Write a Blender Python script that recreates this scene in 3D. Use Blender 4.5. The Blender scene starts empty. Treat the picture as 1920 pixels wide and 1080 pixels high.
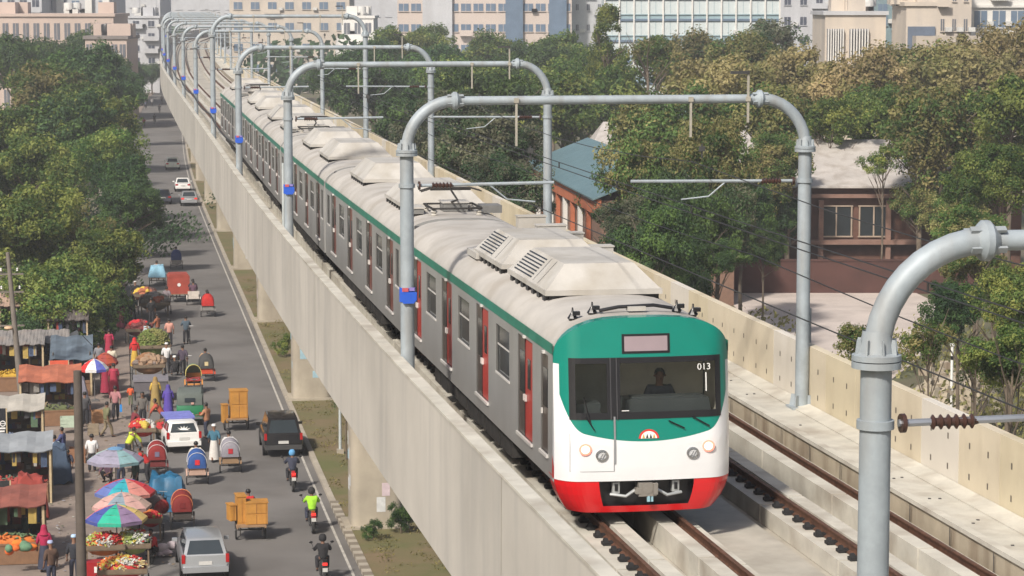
import bpy, bmesh, math, random
from mathutils import Matrix, Vector, noise as mnoise
R = math.radians
random.seed(7)
scene = bpy.context.scene
col = scene.collection

# ------------------------------------------------------------------ camera, sky, sun, exposure
FPX = 4694.8; PIT = 0.1143; CAMZ = 20.48; RAIL = CAMZ - 8.864
cd = bpy.data.cameras.new('camera'); cam = bpy.data.objects.new('camera', cd); col.objects.link(cam)
cam.location = (0, 0, CAMZ); cam.rotation_euler = (math.pi/2 - PIT, 0, 0)
cd.sensor_width = 36; cd.lens = FPX/1920*36; cd.clip_start = 1; cd.clip_end = 6000
scene.camera = cam
SUN_EL = R(42); SUN_AZ = R(208)      # azimuth clockwise from +Y
w = bpy.data.worlds.new('World'); scene.world = w; w.use_nodes = True
nt = w.node_tree; nt.nodes.clear()
sky = nt.nodes.new('ShaderNodeTexSky'); sky.sky_type = 'NISHITA'; sky.sun_disc = False
sky.sun_elevation = SUN_EL; sky.sun_rotation = SUN_AZ; sky.air_density = 1.0; sky.dust_density = 4.0; sky.ozone_density = 1.0
bg = nt.nodes.new('ShaderNodeBackground'); bg.inputs[1].default_value = 0.09
out = nt.nodes.new('ShaderNodeOutputWorld')
nt.links.new(sky.outputs[0], bg.inputs[0]); nt.links.new(bg.outputs[0], out.inputs[0])
sd = bpy.data.lights.new('sun', 'SUN'); sun = bpy.data.objects.new('sun', sd); col.objects.link(sun)
sd.energy = 4.3; sd.angle = R(4.5); sd.color = (1.0, 0.93, 0.84)
sdir = Vector((math.sin(SUN_AZ)*math.cos(SUN_EL), math.cos(SUN_AZ)*math.cos(SUN_EL), math.sin(SUN_EL)))
sun.rotation_euler = sdir.to_track_quat('Z', 'Y').to_euler()
sun.location = (0, 0, 200)
scene.view_settings.view_transform = 'Standard'; scene.view_settings.look = 'None'
scene.view_settings.gamma = 1; scene.view_settings.exposure = 0.26
scene.cycles.volume_bounces = 0; scene.cycles.max_bounces = 6
scene.cycles.transparent_max_bounces = 12

# ------------------------------------------------------------------ materials
MATS = {}
def mat(name, c, rough=.7, metal=0., var=.12, scale=1.5, bump=0., streak=False, emit=None, spec=.5, c2=None, stain=None, objrand=0., det=6., coat=0.):
    """procedural principled material; colour varied by noise; optional second colour patches c2, streaky stain"""
    if name in MATS: return MATS[name]
    m = bpy.data.materials.new(name); m.use_nodes = True; t = m.node_tree; N = t.nodes; L = t.links
    b = N['Principled BSDF']; b.inputs['Roughness'].default_value = rough; b.inputs['Metallic'].default_value = metal
    b.inputs['Specular IOR Level'].default_value = spec
    if coat: b.inputs['Coat Weight'].default_value = coat; b.inputs['Coat Roughness'].default_value = .08
    m.diffuse_color = (*c[:3], 1)
    tc = N.new('ShaderNodeTexCoord'); src = tc.outputs['Object']
    nz = N.new('ShaderNodeTexNoise'); nz.inputs['Scale'].default_value = scale; nz.inputs['Detail'].default_value = det; nz.inputs['Roughness'].default_value = .65
    L.new(src, nz.inputs['Vector'])
    mx = N.new('ShaderNodeMix'); mx.data_type = 'RGBA'
    lo = [max(0, x*(1-var)) for x in c[:3]]; hi = [min(1, x*(1+var)) for x in c[:3]]
    if c2: hi = c2
    mx.inputs[6].default_value = (*lo, 1); mx.inputs[7].default_value = (*hi[:3], 1)
    mr = N.new('ShaderNodeMapRange'); mr.inputs[1].default_value = .35; mr.inputs[2].default_value = .65
    L.new(nz.outputs['Fac'], mr.inputs[0]); L.new(mr.outputs[0], mx.inputs[0])
    cur = mx.outputs[2]
    if stain:
        sc, sz, amt = stain[1], stain[2], stain[3]
        mp = N.new('ShaderNodeMapping'); mp.inputs['Scale'].default_value = (sc, sc, sz)
        L.new(src, mp.inputs['Vector'])
        n2 = N.new('ShaderNodeTexNoise'); n2.inputs['Scale'].default_value = 1; n2.inputs['Detail'].default_value = 4
        L.new(mp.outputs[0], n2.inputs['Vector'])
        r2 = N.new('ShaderNodeMapRange'); r2.inputs[1].default_value = .48; r2.inputs[2].default_value = .72; r2.inputs[4].default_value = amt
        L.new(n2.outputs['Fac'], r2.inputs[0])
        m2 = N.new('ShaderNodeMix'); m2.data_type = 'RGBA'; m2.inputs[7].default_value = (*stain[0], 1)
        L.new(r2.outputs[0], m2.inputs[0]); L.new(cur, m2.inputs[6]); cur = m2.outputs[2]
    if objrand:
        oi = N.new('ShaderNodeObjectInfo'); hs = N.new('ShaderNodeHueSaturation')
        a = N.new('ShaderNodeMapRange'); a.inputs[3].default_value = .5-objrand*.12; a.inputs[4].default_value = .5+objrand*.10
        L.new(oi.outputs['Random'], a.inputs[0]); L.new(a.outputs[0], hs.inputs['Hue'])
        v = N.new('ShaderNodeMapRange'); v.inputs[3].default_value = 1-objrand; v.inputs[4].default_value = 1+objrand
        mm = N.new('ShaderNodeMath'); mm.operation = 'FRACT'; m3 = N.new('ShaderNodeMath'); m3.operation = 'MULTIPLY'; m3.inputs[1].default_value = 7.31
        L.new(oi.outputs['Random'], m3.inputs[0]); L.new(m3.outputs[0], mm.inputs[0]); L.new(mm.outputs[0], v.inputs[0]); L.new(v.outputs[0], hs.inputs['Value'])
        L.new(cur, hs.inputs['Color']); cur = hs.outputs[0]
    L.new(cur, b.inputs['Base Color'])
    if bump:
        bp = N.new('ShaderNodeBump'); bp.inputs['Strength'].default_value = bump; bp.inputs['Distance'].default_value = .02
        nb = N.new('ShaderNodeTexNoise'); nb.inputs['Scale'].default_value = scale*8; nb.inputs['Detail'].default_value = 5
        L.new(src, nb.inputs['Vector']); L.new(nb.outputs['Fac'], bp.inputs['Height']); L.new(bp.outputs[0], b.inputs['Normal'])
    if emit:
        b.inputs['Emission Color'].default_value = (*emit[0], 1); b.inputs['Emission Strength'].default_value = emit[1]
    MATS[name] = m; return m
def glass(name, c=(.02,.025,.03), rough=.08, clear=0.):
    if name in MATS: return MATS[name]
    m = mat(name, c, rough, 0, .1, .8)
    if clear:
        t = m.node_tree; tr = t.nodes.new('ShaderNodeBsdfTransparent'); ms = t.nodes.new('ShaderNodeMixShader')
        ms.inputs[0].default_value = clear; t.links.new(t.nodes['Principled BSDF'].outputs[0], ms.inputs[1]); t.links.new(tr.outputs[0], ms.inputs[2])
        t.links.new(ms.outputs[0], t.nodes['Material Output'].inputs[0])
    return m
def leafmat(name, c, c2, tr=.25):
    if name in MATS: return MATS[name]
    m = mat(name, c, .6, 0, .3, .7, c2=c2, objrand=.16, spec=.25)
    t = m.node_tree; b = t.nodes['Principled BSDF']
    tl = t.nodes.new('ShaderNodeBsdfTranslucent'); tl.inputs[0].default_value = (c2[0]*1.2, c2[1]*1.3, c2[2]*.8, 1)
    ms = t.nodes.new('ShaderNodeMixShader'); ms.inputs[0].default_value = tr
    t.links.new(b.outputs[0], ms.inputs[1]); t.links.new(tl.outputs[0], ms.inputs[2]); t.links.new(ms.outputs[0], t.nodes['Material Output'].inputs[0])
    return m

# ------------------------------------------------------------------ mesh builder
class MB:
    def __init__(s): s.v = []; s.f = []; s.m = []; s.T = Matrix.Identity(4)
    def add(s, vs, fs, m=0):
        o = len(s.v); T = s.T
        s.v += [tuple(T @ Vector(p)) for p in vs]
        s.f += [tuple(o+i for i in q) for q in fs]
        s.m += [m]*len(fs) if isinstance(m, int) else list(m)
        return s
    def box(s, x, y, z, sx, sy, sz, m=0, rz=0, rx=0, ry=0, taper=1.):
        """centre x,y,z ; full sizes"""
        M_ = Matrix.Translation((x, y, z)) @ Matrix.Rotation(rz, 4, 'Z') @ Matrix.Rotation(ry, 4, 'Y') @ Matrix.Rotation(rx, 4, 'X')
        a, b, c = sx/2, sy/2, sz/2; t = taper
        P = [(-a,-b,-c),(a,-b,-c),(a,b,-c),(-a,b,-c),(-a*t,-b*t,c),(a*t,-b*t,c),(a*t,b*t,c),(-a*t,b*t,c)]
        s.add([tuple(M_ @ Vector(p)) for p in P], [(0,3,2,1),(4,5,6,7),(0,1,5,4),(1,2,6,5),(2,3,7,6),(3,0,4,7)], m); return s
    def tube(s, pts, r, n=8, m=0, cap=True):
        pts = [Vector(p) for p in pts]; k = len(pts); rs = r if isinstance(r, (list, tuple)) else [r]*k
        vs = []; up = None
        for i, p in enumerate(pts):
            d = (pts[min(i+1, k-1)] - pts[max(i-1, 0)]).normalized()
            if up is None:
                up = Vector((0, 0, 1)) if abs(d.z) < .9 else Vector((0, 1, 0))
            a = d.cross(up).normalized(); up = a.cross(d).normalized()
            for j in range(n):
                an = 2*math.pi*j/n; vs.append(tuple(p + (a*math.cos(an) + up*math.sin(an))*rs[i]))
        fs = [(i*n+j, i*n+(j+1) % n, (i+1)*n+(j+1) % n, (i+1)*n+j) for i in range(k-1) for j in range(n)]
        if cap: fs += [tuple(range(n))[::-1], tuple((k-1)*n+j for j in range(n))]
        s.add(vs, fs, m); return s
    def lathe(s, prof, n=16, m=0, axis='Z', c=(0, 0, 0), a0=0, a1=2*math.pi):
        full = abs(a1-a0-2*math.pi) < 1e-6; k = n if full else n+1
        vs = []
        for r, z in prof:
            for j in range(k):
                a = a0+(a1-a0)*j/n; x, y = r*math.cos(a), r*math.sin(a)
                p = (x, y, z) if axis == 'Z' else ((z, x, y) if axis == 'X' else (x, z, y))
                vs.append((p[0]+c[0], p[1]+c[1], p[2]+c[2]))
        fs = []
        for i in range(len(prof)-1):
            for j in range(n):
                q = (j+1) % k
                fs.append((i*k+j, i*k+q, (i+1)*k+q, (i+1)*k+j))
        s.add(vs, fs, m); return s
    def cyl(s, c, r, h, n=12, m=0, axis='Z'):
        return s.lathe([(.0001, -h/2), (r, -h/2), (r, h/2), (.0001, h/2)], n, m, axis, c)
    def ell(s, c, rx, ry, rz, n=12, k=8, m=0):
        vs = []
        for i in range(k+1):
            t = math.pi*i/k
            for j in range(n):
                a = 2*math.pi*j/n
                vs.append((c[0]+rx*math.sin(t)*math.cos(a), c[1]+ry*math.sin(t)*math.sin(a), c[2]+rz*math.cos(t)))
        s.add(vs, [(i*n+j, (i+1)*n+j, (i+1)*n+(j+1) % n, i*n+(j+1) % n) for i in range(k) for j in range(n)], m); return s
    def prism(s, poly, z0, z1, m=0):
        n = len(poly)
        s.add([(x, y, z0) for x, y in poly]+[(x, y, z1) for x, y in poly],
              [tuple(range(n))[::-1], tuple(range(n, 2*n))]+[(i, (i+1) % n, n+(i+1) % n, n+i) for i in range(n)], m); return s
    def xprism(s, poly, x0, x1, m=0):
        """polygon in (y,z) extruded along x"""
        n = len(poly)
        s.add([(x0, y, z) for y, z in poly]+[(x1, y, z) for y, z in poly],
              [tuple(range(n))[::-1], tuple(range(n, 2*n))]+[(i, (i+1) % n, n+(i+1) % n, n+i) for i in range(n)], m); return s
    def yprism(s, poly, y0, y1, m=0):
        n = len(poly)
        s.add([(x, y0, z) for x, z in poly]+[(x, y1, z) for x, z in poly],
              [tuple(range(n))[::-1], tuple(range(n, 2*n))]+[(i, (i+1) % n, n+(i+1) % n, n+i) for i in range(n)], m); return s
    def build(s, name, mats, parent=None, loc=None, rz=None, smooth=35, fix=True):
        me = bpy.data.meshes.new(name); me.from_pydata(s.v, [], s.f)
        if not isinstance(mats, (list, tuple)): mats = [mats]
        for q in mats: me.materials.append(q)
        if len(mats) > 1: me.polygons.foreach_set('material_index', s.m)
        if fix and len(s.f) < 60000:
            bm = bmesh.new(); bm.from_mesh(me); bmesh.ops.recalc_face_normals(bm, faces=bm.faces); bm.to_mesh(me); bm.free()
        if smooth:
            me.shade_smooth(); me.set_sharp_from_angle(angle=R(smooth))
        me.update()
        o = bpy.data.objects.new(name, me); col.objects.link(o)
        if parent is not None: o.parent = parent
        if loc is not None: o.location = loc
        if rz is not None: o.rotation_euler = (0, 0, rz)
        return o
def tag(o, label=None, cat=None, group=None, kind=None):
    if label: o['label'] = label
    if cat: o['category'] = cat
    if group: o['group'] = group
    if kind: o['kind'] = kind
    return o
def empty(name, loc, rz=0, label=None, cat=None, group=None):
    o = bpy.data.objects.new(name, None); col.objects.link(o); o.location = loc; o.rotation_euler = (0, 0, rz); o.empty_display_size = .3
    return tag(o, label, cat, group)
def kids(o): return [c for c in ALLK.get(o.name, [])] if False else [c for c in o.children]
def dup(o, parent=None, loc=None, rz=None, label=None, group=None, sc=None):
    c = o.copy(); col.objects.link(c)
    if parent is not None: c.parent = parent
    if loc is not None: c.location = loc
    if rz is not None: c.rotation_euler = (0, 0, rz)
    if sc is not None: c.scale = (sc, sc, sc)
    if label: c['label'] = label
    if group: c['group'] = group
    for k in o.children: dup(k, c)
    return c
def setmat(o, i, m):
    """give this copy its own material in slot i without touching the shared mesh"""
    o.material_slots[i].link = 'OBJECT'; o.material_slots[i].material = m
# ------------------------------------------------------------------ where things stand
KS = [0, 60, 120, 180, 260, 340, 430, 520, 620, 740]
TH = [-.2038, -.1736, -.1553, -.1578, -.155, -.137, -.13, -.12, -.06, .06]
def thf(s):
    if s <= 0: return TH[0]
    for i in range(len(KS)-1):
        if s <= KS[i+1]:
            a = (s-KS[i])/(KS[i+1]-KS[i]); return TH[i]*(1-a)+TH[i+1]*a
    return TH[-1]
_cx = [16.339]; _cy = [-20.0]; _s0 = -20
for i in range(_s0, 760):
    t = thf(i+.5); _cx.append(_cx[-1]+math.sin(t)); _cy.append(_cy[-1]+math.cos(t))
def V(s, off=0, z=0):
    q = max(0, min(len(_cx)-2, s-_s0)); i = int(q); a = q-i
    x = _cx[i]*(1-a)+_cx[i+1]*a; y = _cy[i]*(1-a)+_cy[i+1]*a; t = thf(s)
    return (x+off*math.cos(t), y-off*math.sin(t), z)
CP, SP = math.cos(PIT), math.sin(PIT)
def G(px, py, z=0):
    """the world point at height z seen at target pixel (1920x1080)"""
    a = (px-960)/FPX; b = (540-py)/FPX
    dx, dy, dz = a, CP+b*SP, -SP+b*CP
    k = (z-CAMZ)/dz
    return Vector((dx*k, dy*k, z))
def GD(px, py, y):
    """the world point at distance y seen at target pixel"""
    a = (px-960)/FPX; b = (540-py)/FPX
    dy = CP+b*SP; k = y/dy
    return Vector((a*k, y, CAMZ+(-SP+b*CP)*k))
def sw(M, poly, s0, s1, ds=2., m=0, closed=True, caps=True):
    """sweep the (offset,height) polygon along the viaduct line"""
    n = len(poly); k = max(1, int(round((s1-s0)/ds))); vs = []
    for i in range(k+1):
        s = s0+(s1-s0)*i/k
        for o, z in poly: vs.append(V(s, o, z))
    e = n if closed else n-1
    fs = [(i*n+j, i*n+(j+1) % n, (i+1)*n+(j+1) % n, (i+1)*n+j) for i in range(k) for j in range(e)]
    if closed and caps: fs += [tuple(range(n)), tuple(k*n+j for j in range(n))[::-1]]
    mm = m if isinstance(m, int) else [m[j] for i in range(k) for j in range(e)]+([m[0]]*2 if closed and caps else [])
    M.add(vs, fs, mm); return M
TL, TR = -1.70, 2.0
# ------------------------------------------------------------------ viaduct
conc_out = mat('concrete_outer', (.47,.43,.36), .85, var=.10, scale=.35, bump=.15, stain=((.30,.29,.27), .9, .12, .55))
conc_deck = mat('concrete_deck', (.40,.375,.32), .9, var=.16, scale=.8, bump=.2, stain=((.22,.19,.15), .5, .5, .6))
conc_light = mat('concrete_light', (.50,.48,.42), .85, var=.12, scale=1.2, bump=.15, stain=((.29,.25,.20), 1.1, 1.1, .7))
conc_stain = mat('concrete_stained', (.38,.33,.25), .9, var=.15, scale=1.0, bump=.15, stain=((.16,.11,.07), 1.6, .25, .8))
conc_pier = mat('concrete_pier', (.36,.32,.255), .9, var=.14, scale=.5, bump=.15, stain=((.22,.19,.15), .8, .15, .6))
pan = [mat('panel_cream', (.60,.53,.38), .85, var=.05, scale=.6, bump=.08, stain=((.45,.38,.26), 1.2, .5, .5)),
       mat('panel_sand', (.57,.49,.34), .85, var=.05, scale=.6, bump=.08, stain=((.42,.35,.24), 1.2, .5, .5)),
       mat('panel_white', (.64,.60,.53), .85, var=.04, scale=.6, bump=.08, stain=((.5,.46,.38), 1.2, .5, .5)),
       mat('panel_buff', (.61,.54,.41), .85, var=.05, scale=.6, bump=.08, stain=((.46,.39,.28), 1.2, .5, .5))]
rust = mat('rail_rust', (.115,.055,.033), .7, .3, var=.35, scale=6)
black_rub = mat('black_rubber', (.012,.012,.013), .8)
steel_blue = mat('galvanised_paint', (.31,.355,.385), .55, .1, var=.12, scale=2.2, bump=.08, stain=((.25,.25,.24), 4., .6, .6))
steel_dark = mat('steel_dark', (.09,.09,.09), .5, .6)
S0, S1 = -5, 700
via = empty('metro_viaduct', V(40, 0, 0), 0, 'long elevated concrete metro viaduct on single piers curving away to the right', 'viaduct')
def vpart(name, M, mats, kind=None, smooth=35):
    """world-space mesh parented to the viaduct"""
    o = M.build(name, mats, None, smooth=smooth); o.parent = via; o.matrix_parent_inverse = Matrix.Translation(-Vector(via.location))
    if kind: o['kind'] = kind
    return o
z = RAIL
M = MB(); sw(M, [(-4.63,z-.62),(4.63,z-.62),(4.63,z-1.05),(4.2,z-1.36),(2.7,z-1.55),(2.0,z-3.0),(-2.0,z-3.0),(-2.7,z-1.55),(-4.2,z-1.36),(-4.63,z-1.05)], S0, S1, 5)
vpart('girder', M, conc_out)
# left walkway, right walkway with its upstand wall
M = MB(); sw(M, [(-4.45,z-.22),(-3.35,z-.22),(-3.35,z-.6),(-4.45,z-.6)], S0, S1, 5)
for s in range(6, 200, 2):  # cover slab joints
    sw(M, [(-4.42,z-.20),(-3.5,z-.20),(-3.5,z-.217),(-4.42,z-.217)], s+.03, s+1.97, 2)
vpart('walkway', M, conc_deck)
M = MB(); sw(M, [(3.24,z+.10),(4.45,z+.10),(4.45,z-.6),(3.24,z-.6)], S0, S1, 5, m=[0,0,0,1])
sw(M, [(3.20,z+.16),(3.36,z+.16),(3.36,z+.08),(3.20,z+.08)], S0, S1, 5)
random.seed(3)
for s in range(20, 110, 2):
    for q in (3.62, 3.8):
        if random.random() < .7:
            p = V(s+random.random()*.3, q, z+.105); M.box(p[0], p[1], p[2], .05, .05, .02, 2)
    sw(M, [(3.195,z+.06),(3.198,z+.06),(3.198,z-.55),(3.195,z-.55)], s, s+.03, 1, m=2)
sw(M, [(4.08,z+.13),(4.44,z+.20),(4.44,z+.101),(4.08,z+.101)], S0, S1, 5)
vpart('walkway', M, [conc_light, conc_stain, steel_dark])
# deck surface strip between the tracks and below them
M = MB(); sw(M, [(-3.34,z-.52),(3.2,z-.52),(3.2,z-.61),(-3.34,z-.61)], S0, S1, 5)
sw(M, [(-.62,z-.36),(.62,z-.36),(.62,z-.515),(-.62,z-.515)], S0, S1, 5)
vpart('deck_slab', M, conc_deck)
# plinths in separate pours with gaps, upstand on the inner side of each rail
M = MB()
ln = 4.6
for tr in (TL, TR):
    for sd_ in (-1, 1):
        r = tr+sd_*.7175
        s = S0
        while s < 330:
            e = s+ln
            a, b = (r-.42*sd_, r+.30*sd_)
            prof = [(r+sd_*.36, z-.51), (r+sd_*.36, z-.19), (r-sd_*.16, z-.19), (r-sd_*.16, z-.05), (r-sd_*.44, z-.05), (r-sd_*.44, z-.51)]
            if sd_ > 0: prof = prof[::-1]
            sw(M, prof, s+.04, e-.04, 4.6)
            s = e
vpart('track_plinth', M, conc_light)
M = MB()
for tr in (TL, TR):
    for sd_ in (-1, 1):
        r = tr+sd_*.7175
        sw(M, [(r-.075,z-.172),(r+.075,z-.172),(r+.012,z-.13),(r+.012,z-.045),(r+.036,z-.03),(r+.036,z),(r-.036,z),(r-.036,z-.03),(r-.012,z-.045),(r-.012,z-.13)], S0, S1, 5)
        M2 = None
    o = vpart('rail', M, rust); M = MB()
M = MB()
for tr in (TL, TR):
    for sd_ in (-1,):
        r = tr+sd_*.7175; s = 18.0
        while s < 150:
            p = V(s, r, z-.155); t = thf(s)
            M.box(p[0]-.06, p[1], p[2], .28, .17, .05, 0, rz=-t)
            for e in (-.14,):
                p = V(s, r+e, z-.11); M.box(p[0], p[1], p[2], .10, .13, .08, 0, rz=-t, taper=.6)
            s += .62
vpart('rail_fastener', M, black_rub, kind='stuff')
# parapets
M = MB()
sw(M, [(-4.65,z+1.40),(-4.45,z+1.40),(-4.45,z-.6),(-4.63,z-1.36),(-4.66,z-1.36)], S0, S1, 4)
for s in range(11, 260, 30):
    sw(M, [(-4.652,z+1.39),(-4.662,z-1.35),(-4.667,z-1.35),(-4.657,z+1.39)], s, s+.016, 1, m=1)
vpart('parapet', M, [mat('parapet_outer', (.455,.43,.385), .85, var=.13, scale=.16, bump=.2, stain=((.30,.29,.275), 1.0, .15, .5)), mat('joint_grime', (.30,.28,.24), .9)])
M = MB(); sw(M, [(-4.68,z+1.45),(-4.42,z+1.45),(-4.42,z+1.40),(-4.68,z+1.40)], S0, S1, 4); vpart('parapet_coping', M, conc_light)
M = MB(); random.seed(11); i = 0; s = S0+0.
while s < S1:
    L_ = 2.0 if s < 260 else 8.0
    mi = random.choice([0,1,1,3,0,3]) if i % 5 else 2
    sw(M, [(4.45,z+1.44),(4.65,z+1.44),(4.65,z-1.36),(4.45,z+.105)], s+.008, s+L_-.008, L_, m=mi)
    if s < 90:
        for u in (.55, 1.45):
            for h in (.42, .98):
                sw(M, [(4.445,z+h+.05),(4.4465,z+h+.05),(4.4465,z+h-.06),(4.445,z+h-.06)], s+u-.03, s+u+.03, 1, m=4)
    s += L_; i += 1
vpart('parapet', M, pan+[mat('slot_shade', (.13,.11,.09), .9)])
# piers (each its own part), rounded rectangular column with flared head
def rrect(a, b, r, n=5):
    P = []
    for cx, cy, q in ((a-r, b-r, 0), (-a+r, b-r, 1), (-a+r, -b+r, 2), (a-r, -b+r, 3)):
        for i in range(n+1):
            t = math.pi/2*(q+i/n); P.append((cx+r*math.cos(t), cy+r*math.sin(t)))
    return P
def loft(M, rings, m=0, cap=True):
    n = len(rings[0]); vs = [p for r in rings for p in r]
    fs = [(i*n+j, i*n+(j+1) % n, (i+1)*n+(j+1) % n, (i+1)*n+j) for i in range(len(rings)-1) for j in range(n)]
    if cap: fs += [tuple(range(n))[::-1], tuple((len(rings)-1)*n+j for j in range(n))]
    M.add(vs, fs, m)
poster = [mat('poster_white', (.55,.56,.56), .7, scale=4), mat('poster_blue', (.30,.45,.52), .7, scale=4), mat('poster_pink', (.55,.45,.48), .7, scale=4)]
PIER_S = [98.3+31.8*i for i in range(0, 18)]
random.seed(5)
for i, s in enumerate(PIER_S):
    x, y, _ = V(s); t = thf(s); M = MB(); M.T = Matrix.Translation((x, y, 0)) @ Matrix.Rotation(-t, 4, 'Z')
    rings = []
    for h, a, b in ((0,1.0,.85),(z-5.4,1.0,.85),(z-4.3,1.25,.95),(z-3.3,1.85,1.05),(z-2.99,2.0,1.1)):
        rings.append([(p[0], p[1], h) for p in rrect(a, b, .35)])
    loft(M, rings)
    for j in range(7 if i < 4 else 0):
        a = random.choice([-1, 0, 0]); h = random.uniform(1.0, 3.6); wd = random.uniform(.2, .5); hh = random.uniform(.3, .6)
        if a == 0: M.box(random.uniform(-.5, .5), -.853, h, wd, .006, hh, 1+random.randrange(3))
        else: M.box(-1.003, random.uniform(-.4, .4), h, .006, wd, hh, 1+random.randrange(3))
    M.box(0, 0, .12, 2.5, 2.1, .25, 0)
    vpart('pier', M, [conc_pier]+poster)

# ------------------------------------------------------------------ overhead line portals
blue_sign = mat('sign_blue', (.02,.10,.55), .5); red_sign = mat('sign_red', (.5,.1,.12), .5); white_p = mat('white_paint', (.72,.72,.70), .5, var=.05)
insul = mat('brown_insulator', (.055,.028,.022), .35)
PW = 4.3; ZB = 6.79
def portal(s, idx, label, dz=0., arms=True):
    x, y, _ = V(s); t = thf(s)
    root = empty('overhead_portal', (x, y, RAIL), -t, label, 'portal frame', 'catenary portals over the tracks')
    zb = ZB+dz; R_ = 1.02; zc = zb-R_
    for sg in (-1, 1):
        M = MB(); b = -.2 if sg < 0 else .1
        M.lathe([(.001,b),(.150,b),(.142,zc-.12),(.001,zc-.12)], 20, 0, c=(sg*PW, 0, 0))
        M.box(sg*PW, 0, b+.02, .56, .56, .05)
        for k in range(4):
            a = k*math.pi/2+math.pi/4
            M.box(sg*PW+.2*math.cos(a), .2*math.sin(a), b+.16, .2, .02, .26, rz=a, taper=.55)
        M.lathe([(.001,4.99),(.172,4.99),(.172,5.07),(.001,5.07)], 20, 0, c=(sg*PW, 0, 0))
        c = M.build('column', steel_blue, root)
        F = MB(); F.lathe([(.001,zc-.12),(.225,zc-.12),(.225,zc-.06),(.001,zc-.06)], 20, 0, c=(sg*PW, 0, 0)); F.lathe([(.001,zc-.05),(.225,zc-.05),(.225,zc),(.16,zc+.02),(.13,zc+.22)], 20, 0, c=(sg*PW, 0, 0))
        for k in range(8):
            a = k*math.pi/4; F.box(sg*PW+.17*math.cos(a), .17*math.sin(a), zc+.07, .07, .014, .15, rz=a, taper=.5)
        F.build('flange', steel_blue, c)
        A = MB(); pts = [(sg*PW, 0, zc-.01)]+[(sg*(PW-R_+R_*math.cos(a)), 0, zc+R_*math.sin(a)) for a in [math.pi/2*k/10 for k in range(11)]]
        A.tube(pts, .125, 14); A.build('arm_bend', steel_blue, root)
        J = MB(); J.lathe([(.1,-.12),(.19,-.03),(.19,.03),(.1,.12)], 14, 0, 'X', (sg*(PW-R_), 0, zb))
        for k in range(4):
            a = k*math.pi/2+.6; J.box(sg*(PW-R_), .13*math.cos(a), zb+.13*math.sin(a), .34, .03, .06, rx=a)
        J.build('clamp', steel_blue, root)
        if arms and (idx > 0 or sg < 0):
            L_ = 2.9 if sg < 0 else 3.6
            T_ = MB(); x0 = sg*(PW-.22)
            T_.tube([(x0, 0, 5.03), (x0-sg*L_, 0, 5.06)], .035, 8)
            T_.tube([(x0-sg*1.5, 0, 5.05), (x0-sg*1.9, 0, 4.72), (x0-sg*2.5, 0, 4.66)], .018, 6)
            T_.build('registration_arm', steel_blue if idx else mat('steel_tube', (.35,.37,.40), .35, .6), root)
            I_ = MB()
            prof = [(.02,0)]
            for k in range(6): prof += [(.04, .075*k+.01), (.072, .075*k+.032), (.04, .075*k+.055)]
            prof += [(.02,.5)]
            I_.lathe([(r, sg*-q) for r, q in prof], 12, 0, 'X', (x0-sg*.30, 0, 5.03))
            I_.lathe([(.01, 0),(.09, 0),(.09, sg*-.04),(.01, sg*-.04)], 12, 0, 'X', (x0-sg*.02, 0, 5.03))
            I_.build('insulator', insul if idx != 0 else insul, root)
        if sg < 0 and idx >= 1:
            B = MB(); B.yprism([(-.17,2.66),(-.11,2.58),(.11,2.58),(.17,2.66),(.17,2.82),(-.17,2.82)], -.185, -.21, 0)
            B.box(-.07, -.197, 2.87, .13, .02, .08, 1); B.box(.07, -.197, 2.88, .11, .02, .07, 2)
            B.lathe([(.158,2.6),(.17,2.6),(.17,2.9),(.158,2.9)], 16, 0)
            o = B.build('number_sign', [blue_sign, red_sign, mat('sign_lilac', (.25,.2,.5), .5)], root); o.location = (-PW, 0, 0)
    Bm = MB(); Bm.tube([(-PW+R_, 0, zb), (PW-R_, 0, zb)], .095, 14); Bm.build('beam', steel_blue, root)
    for q, a, b in ((-2.0, -.06, -.95), (1.75, -.06, -.8), (3.0, .55, -.5)):
        P = MB(); P.box(q, -.1, zb+(a+b)/2, .045, .045, a-b); P.box(q, -.02, zb, .10, .24, .10)
        P.build('drop_post', mat('galv_post', (.33,.31,.26), .7), root)
    Q = MB(); Q.box(2.82, -.1, zb+.56, .40, .10, .06); Q.build('bracket_plate', steel_dark, root)
    for q in (TL, TR):
        C = MB(); C.tube([(q, -.1, zb-.95), (q, -.1, zb-1.25)], .02, 6); C.box(q, -.1, zb-1.05, .10, .14, .1)
        C.build('wire_support', steel_dark, root)
    return root
lab = ['closest portal, its left column cut by the frame bottom right of the train', 'big portal arching over the front carriage of the train',
       'portal over the second carriage, behind the big front one', 'third portal back over the train, its right column near the tree belt',
       'taller portal further back with its beam above the others', 'small portal over the tail end of the train']
SP1 = 54.23
for i in range(0, 15):
    l = lab[i] if i < len(lab) else ('hazy portal number %s behind the train tail counted towards the bend' % ['one','two','three','four','five','six','seven','eight','nine','ten'][i-6])
    portal(SP1-30+30*i, i, l, 1.2 if i == 4 else (-.1 if i == 0 else 0.))
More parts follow.
